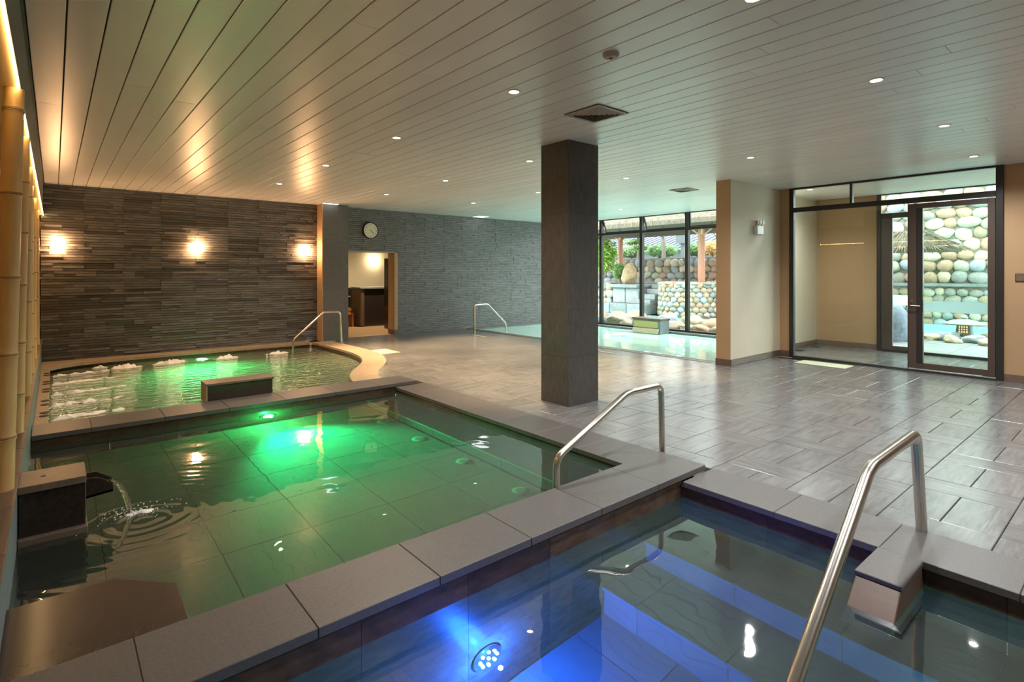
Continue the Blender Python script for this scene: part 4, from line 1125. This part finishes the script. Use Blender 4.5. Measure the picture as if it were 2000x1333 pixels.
# drum
DXc,DYc,DR=18.35,11.4,1.18
dm=thing('cobble_drum','round cobblestone drum wall beside the stone steps','stone wall',(DXc,DYc,0))
MB().lathe([(0,-.1),(DR-.04,-.1),(DR-.10,1.16),(0,1.16)],(DXc,DYc,0),28).build('core',m_mortar,dm)
rnd=random.Random(21)
for r in range(7):
    for k in range(27):
        a=(k+.5*(r%2)+rnd.uniform(-.12,.12))*2*PI/27
        if math.cos(a-PI)<-.35: continue
        rad=DR-.05-.008*r
        o=inst('cobble',rnd.choice(cob),dm,(DXc+rad*math.cos(a),DYc+rad*math.sin(a),.06+r*.175),(rnd.uniform(-.5,.5),rnd.uniform(-.3,.3),a),(.10,rnd.uniform(.12,.165),rnd.uniform(.10,.13)))
for k in range(14):
    a=k*2*PI/14+.2; inst('cap_stone',rnd.choice(cob),dm,(DXc+.85*math.cos(a),DYc+.85*math.sin(a),1.17),(0,0,a),(.42,.24,.07))
# stone steps and trough blocks left of the drum
stp=thing('stone_steps','grey stone block steps left of the cobblestone drum','steps',(18.3,12.3,0))
for i,(x,y0,y1,z0,z1) in enumerate(((17.2,12.68,14.7,-.05,.34),(17.6,12.68,13.3,.34,.52),(17.9,12.68,13.3,.52,.72),(18.2,12.68,13.3,.72,.92),(18.5,12.68,13.3,.92,1.10))):
    yy=y0
    while yy<y1-.05:
        ye=min(yy+.85,y1); MB().box(x,18.82,yy+.01,ye-.01,z0,z1).build('step_block',m_ashlar,stp,bevel=.02); yy=ye
tq=thing('stone_trough','big grey slab water trough beside the stone steps','trough',(17.9,13.6,.34))
MB().box(17.75,18.8,13.35,14.0,.34,.95).build('front_slab',m_ashlar,tq,bevel=.02); MB().box(17.75,18.8,14.02,14.65,.34,.95).build('front_slab',m_ashlar,tq,bevel=.02)
MB().box(17.6,18.82,13.32,14.72,.95,1.10).build('lintel_slab',m_ashlar,tq,bevel=.03)
lw2=thing('cobble_side_wall','rough cobblestone wall beside the stone trough','stone wall',(18.2,16.2,0))
MB().box(17.95,18.8,14.95,17.6,-.1,1.15).build('core',m_mortar,lw2)
stone_face(lw2,(17.93,17.4,.0),(0,-1,0),(0,0,1),(-1,0,0),2.35,1.2,.32,9,60)
bk=thing('mossy_bank','mossy cobblestone bank right of the cobblestone drum','stone wall',(18.6,9.6,0))
MB().box(18.1,18.82,8.2,10.15,-.1,.95).build('core',m_mortar,bk)
stone_face(bk,(18.08,10.1,.0),(0,-1,0),(0,0,1),(-1,0,0),1.8,.95,.30,12,40)
# pointed boulder
o=inst('pointed_rock',bou[4],None,(18.1,14.05,1.55),(.15,.3,.8),(.28,.34,.48)); o.data=bou[4].copy()
for v_ in o.data.vertices:
    k_=1.25-.75*max(0,min(1,(v_.co.z+1)/2)); v_.co.x*=k_; v_.co.y*=k_
o.data.materials.clear(); o.data.materials.append(M('tan_rock',(.24,.17,.095),.8,grain=(3,.35),bump=(5,.7,.05)))
tag(o,'pointed tan rock standing on the stone trough','rock')
# outer channel water and boulders below the windows
ch=thing('garden_channel','pale shallow water channel below the garden windows','pond',(15.4,11,-.1))
MB().box(13.9,17.4,7,17,-.12,-.09).build('bed',m_paving,ch)
MB().quad((13.9,7,-.05),(17.4,7,-.05),(17.4,17,-.05),(13.9,17,-.05)).build('water_surface',m_w_out,ch,fix=False)
rnd=random.Random(31)
y=6.6
while y<13.6:
    s=rnd.uniform(.20,.34)
    o=inst('boulder',rnd.choice(bou),None,(13.35+rnd.uniform(-.12,.2),y,s*.1),(rnd.uniform(-.3,.3),rnd.uniform(-.3,.3),rnd.uniform(0,6)),(s*.95,s*1.15,s*.62))
    tag(o,'smooth boulder lying outside the foot of the garden windows','boulder','boulders below the garden windows'); y+=s*1.95
for k in range(9):
    s=rnd.uniform(.25,.42)
    o=inst('boulder',rnd.choice(bou),None,(14.3+rnd.uniform(0,.6),7.2+k*.95,s*.12),(rnd.uniform(-.3,.3),.1,rnd.uniform(0,6)),(s,s*1.2,s*.65))
    tag(o,'smooth boulder lying in the shallow water channel','boulder','boulders in the water channel')
post(18.75,11.2,1.20,3.30,.13,'red-brown timber post carrying the pavilion roof beside the drum')
post(21.3,17.1,1.14,3.45,.13,'red-brown timber post behind the bright green bush')
# plants
def leaves(centre, rx,ry,rz, n, size, seed, shell=.55):
    rnd=random.Random(seed); q=MB()
    for k in range(n):
        v=Vector((rnd.gauss(0,1),rnd.gauss(0,1),rnd.gauss(0,1))).normalized()*(shell+(1-shell)*rnd.random()**.5)
        v*=(1+.25*mnoise.noise(v*2.3+Vector((seed,0,0))))
        p=Vector(centre)+Vector((v.x*rx,v.y*ry,v.z*rz))
        a=Vector((rnd.uniform(-1,1),rnd.uniform(-1,1),rnd.uniform(-1,1))).normalized(); b=a.orthogonal().normalized()
        s=size*rnd.uniform(.6,1.3)
        q.add([p-a*s,p+b*s*.45,p+a*s,p-b*s*.45],[(0,1,2,3)])
    return q
def shrub(name,label,c,r,n,size,mat,seed,cat='shrub',stem=.3):
    t=thing(name,label,cat,(c[0],c[1],c[2]-r[2]-stem))
    leaves(c,r[0],r[1],r[2],n,size,seed,.35).build('foliage',mat,t,fix=False)
    t.children[-1]['kind']='stuff'
    st=MB()
    for k in range(4):
        a=k*1.7; st.tube([(c[0],c[1],c[2]-r[2]-stem),(c[0]+math.cos(a)*r[0]*.4,c[1]+math.sin(a)*r[1]*.4,c[2])],.025,6)
    st.build('stem',m_bark,t)
    return t
shrub('bamboo_bush','bright green leafy bush beside the far window mullion',(18.4,15.75,2.36),(.55,.70,.78),2600,.075,m_bushleaf,1)
shrub('broadleaf_shrub','small dark green shrub below the bright bush',(18.3,14.72,1.62),(.3,.3,.35),700,.06,m_hedge,2)
for k,(y,h_,m_,lab) in enumerate(((14.9,.34,m_hedge,'clipped green hedge shrub right of the bare pollarded tree'),(17.0,.36,m_hedge,'clipped green hedge shrub left of the bare pollarded tree'),(19.0,.34,m_pineleaf,'dull green hedge shrub below the cloud-pruned pine'),(21.0,.36,m_hedge,'clipped green hedge shrub behind the bright bush'),(12.8,.36,m_hedge,'clipped green hedge shrub behind the pavilion post'))):
    shrub('hedge_shrub',lab,(24.6,y,2.72),(.5,.95,h_),1700,.075,m_,k+5,stem=.04)
shrub('amber_shrub','amber leaved shrub right of the pavilion post',(23.2,13.3,2.70),(.4,.42,.36),600,.07,m_orangeleaf,44,stem=.06)
def tree(x,y,z,label,seed,h_=1.4):
    t=thing('bare_tree',label,'tree',(x,y,z)); rnd=random.Random(seed)
    MB().tube([(x,y,z),(x+.03,y,z+h_*.45),(x,y+.04,z+h_*.9)],[.11,.095,.08],10).build('trunk',m_bark,t,smooth='auto')
    for k in range(7):
        a=k*.9+rnd.uniform(-.2,.2); r=rnd.uniform(.5,1.1); p0=Vector((x,y+.03,z+h_*rnd.uniform(.7,.9)))
        p1=p0+Vector((math.cos(a)*r*.5,math.sin(a)*r*.5,.45)); p2=p1+Vector((math.cos(a)*r*.4,math.sin(a)*r*.4,rnd.uniform(.5,.9)))
        q=MB(); q.tube([p0,p1,p2],[.05,.03,.012],6)
        for j in range(3):
            b=a+rnd.uniform(-1,1); e=p1+Vector((math.cos(b)*.4,math.sin(b)*.4,rnd.uniform(.3,.7))); q.tube([p1,e],[.018,.006],5)
        q.build('branch',m_bark,t)
tree(23.4,16.07,2.25,'bare pollarded tree standing on the cobblestone terrace',1)
tree(25.6,14.3,2.25,'bare slender tree behind the amber shrub',2,1.1)
tree(25.8,21.6,2.25,'bare tree behind the bright green bush',3,1.5)
pn=thing('cloud_pine','cloud-pruned pine tree on the cobblestone terrace','tree',(23.8,17.95,2.25))
MB().tube([(23.8,17.95,2.25),(23.9,17.85,3.0),(23.8,18.0,3.6)],[.09,.07,.05],8).build('trunk',m_bark,pn,smooth='auto')
for c,r in (((23.8,17.95,3.72),(.6,.7,.30)),((23.8,18.2,3.2),(.4,.55,.16)),((23.8,17.7,2.9),(.38,.5,.16))):
    o=leaves(c,*r,900,.07,int(c[2]*10),.2).build('foliage_pad',m_pineleaf,pn,fix=False); o['kind']='stuff'
# distant house with tiled roof
hs=thing('tiled_roof_house','low pale house with blue-grey tiled roof behind the hedge','house',(36,18,0))
MB().box(33.5,40,10,36,-.1,3.25).build('wall',m_render,hs)
MB().hexa([(32.6,8,3.2),(41,8,3.2),(41,38,3.2),(32.6,38,3.2)],[(36.6,9,4.4),(36.9,9,4.4),(36.9,37,4.4),(36.6,37,4.4)]).build('roof',m_rooftile,hs)
for k in range(56):
    y=9.2+k*.5
    MB().hexa([(32.55,y,3.2),(32.55,y+.16,3.2),(36.7,y+.16,4.40),(36.7,y,4.40)],[(32.55,y+.02,3.30),(32.55,y+.14,3.30),(36.7,y+.14,4.50),(36.7,y+.02,4.50)]).build('tile_rib',m_rooftile,hs,fix=False)
MB().box(32.5,32.65,8,38,3.1,3.2).build('gutter',m_render,hs)
cp=thing('concrete_post','pale capped concrete post on the cobblestone terrace','post',(23.6,15.05,2.25))
MB().box(23.5,23.7,14.95,15.15,2.25,3.0).build('shaft',m_render,cp); MB().box(23.38,23.82,14.75,15.35,3.0,3.4).build('cap_block',m_render,cp)
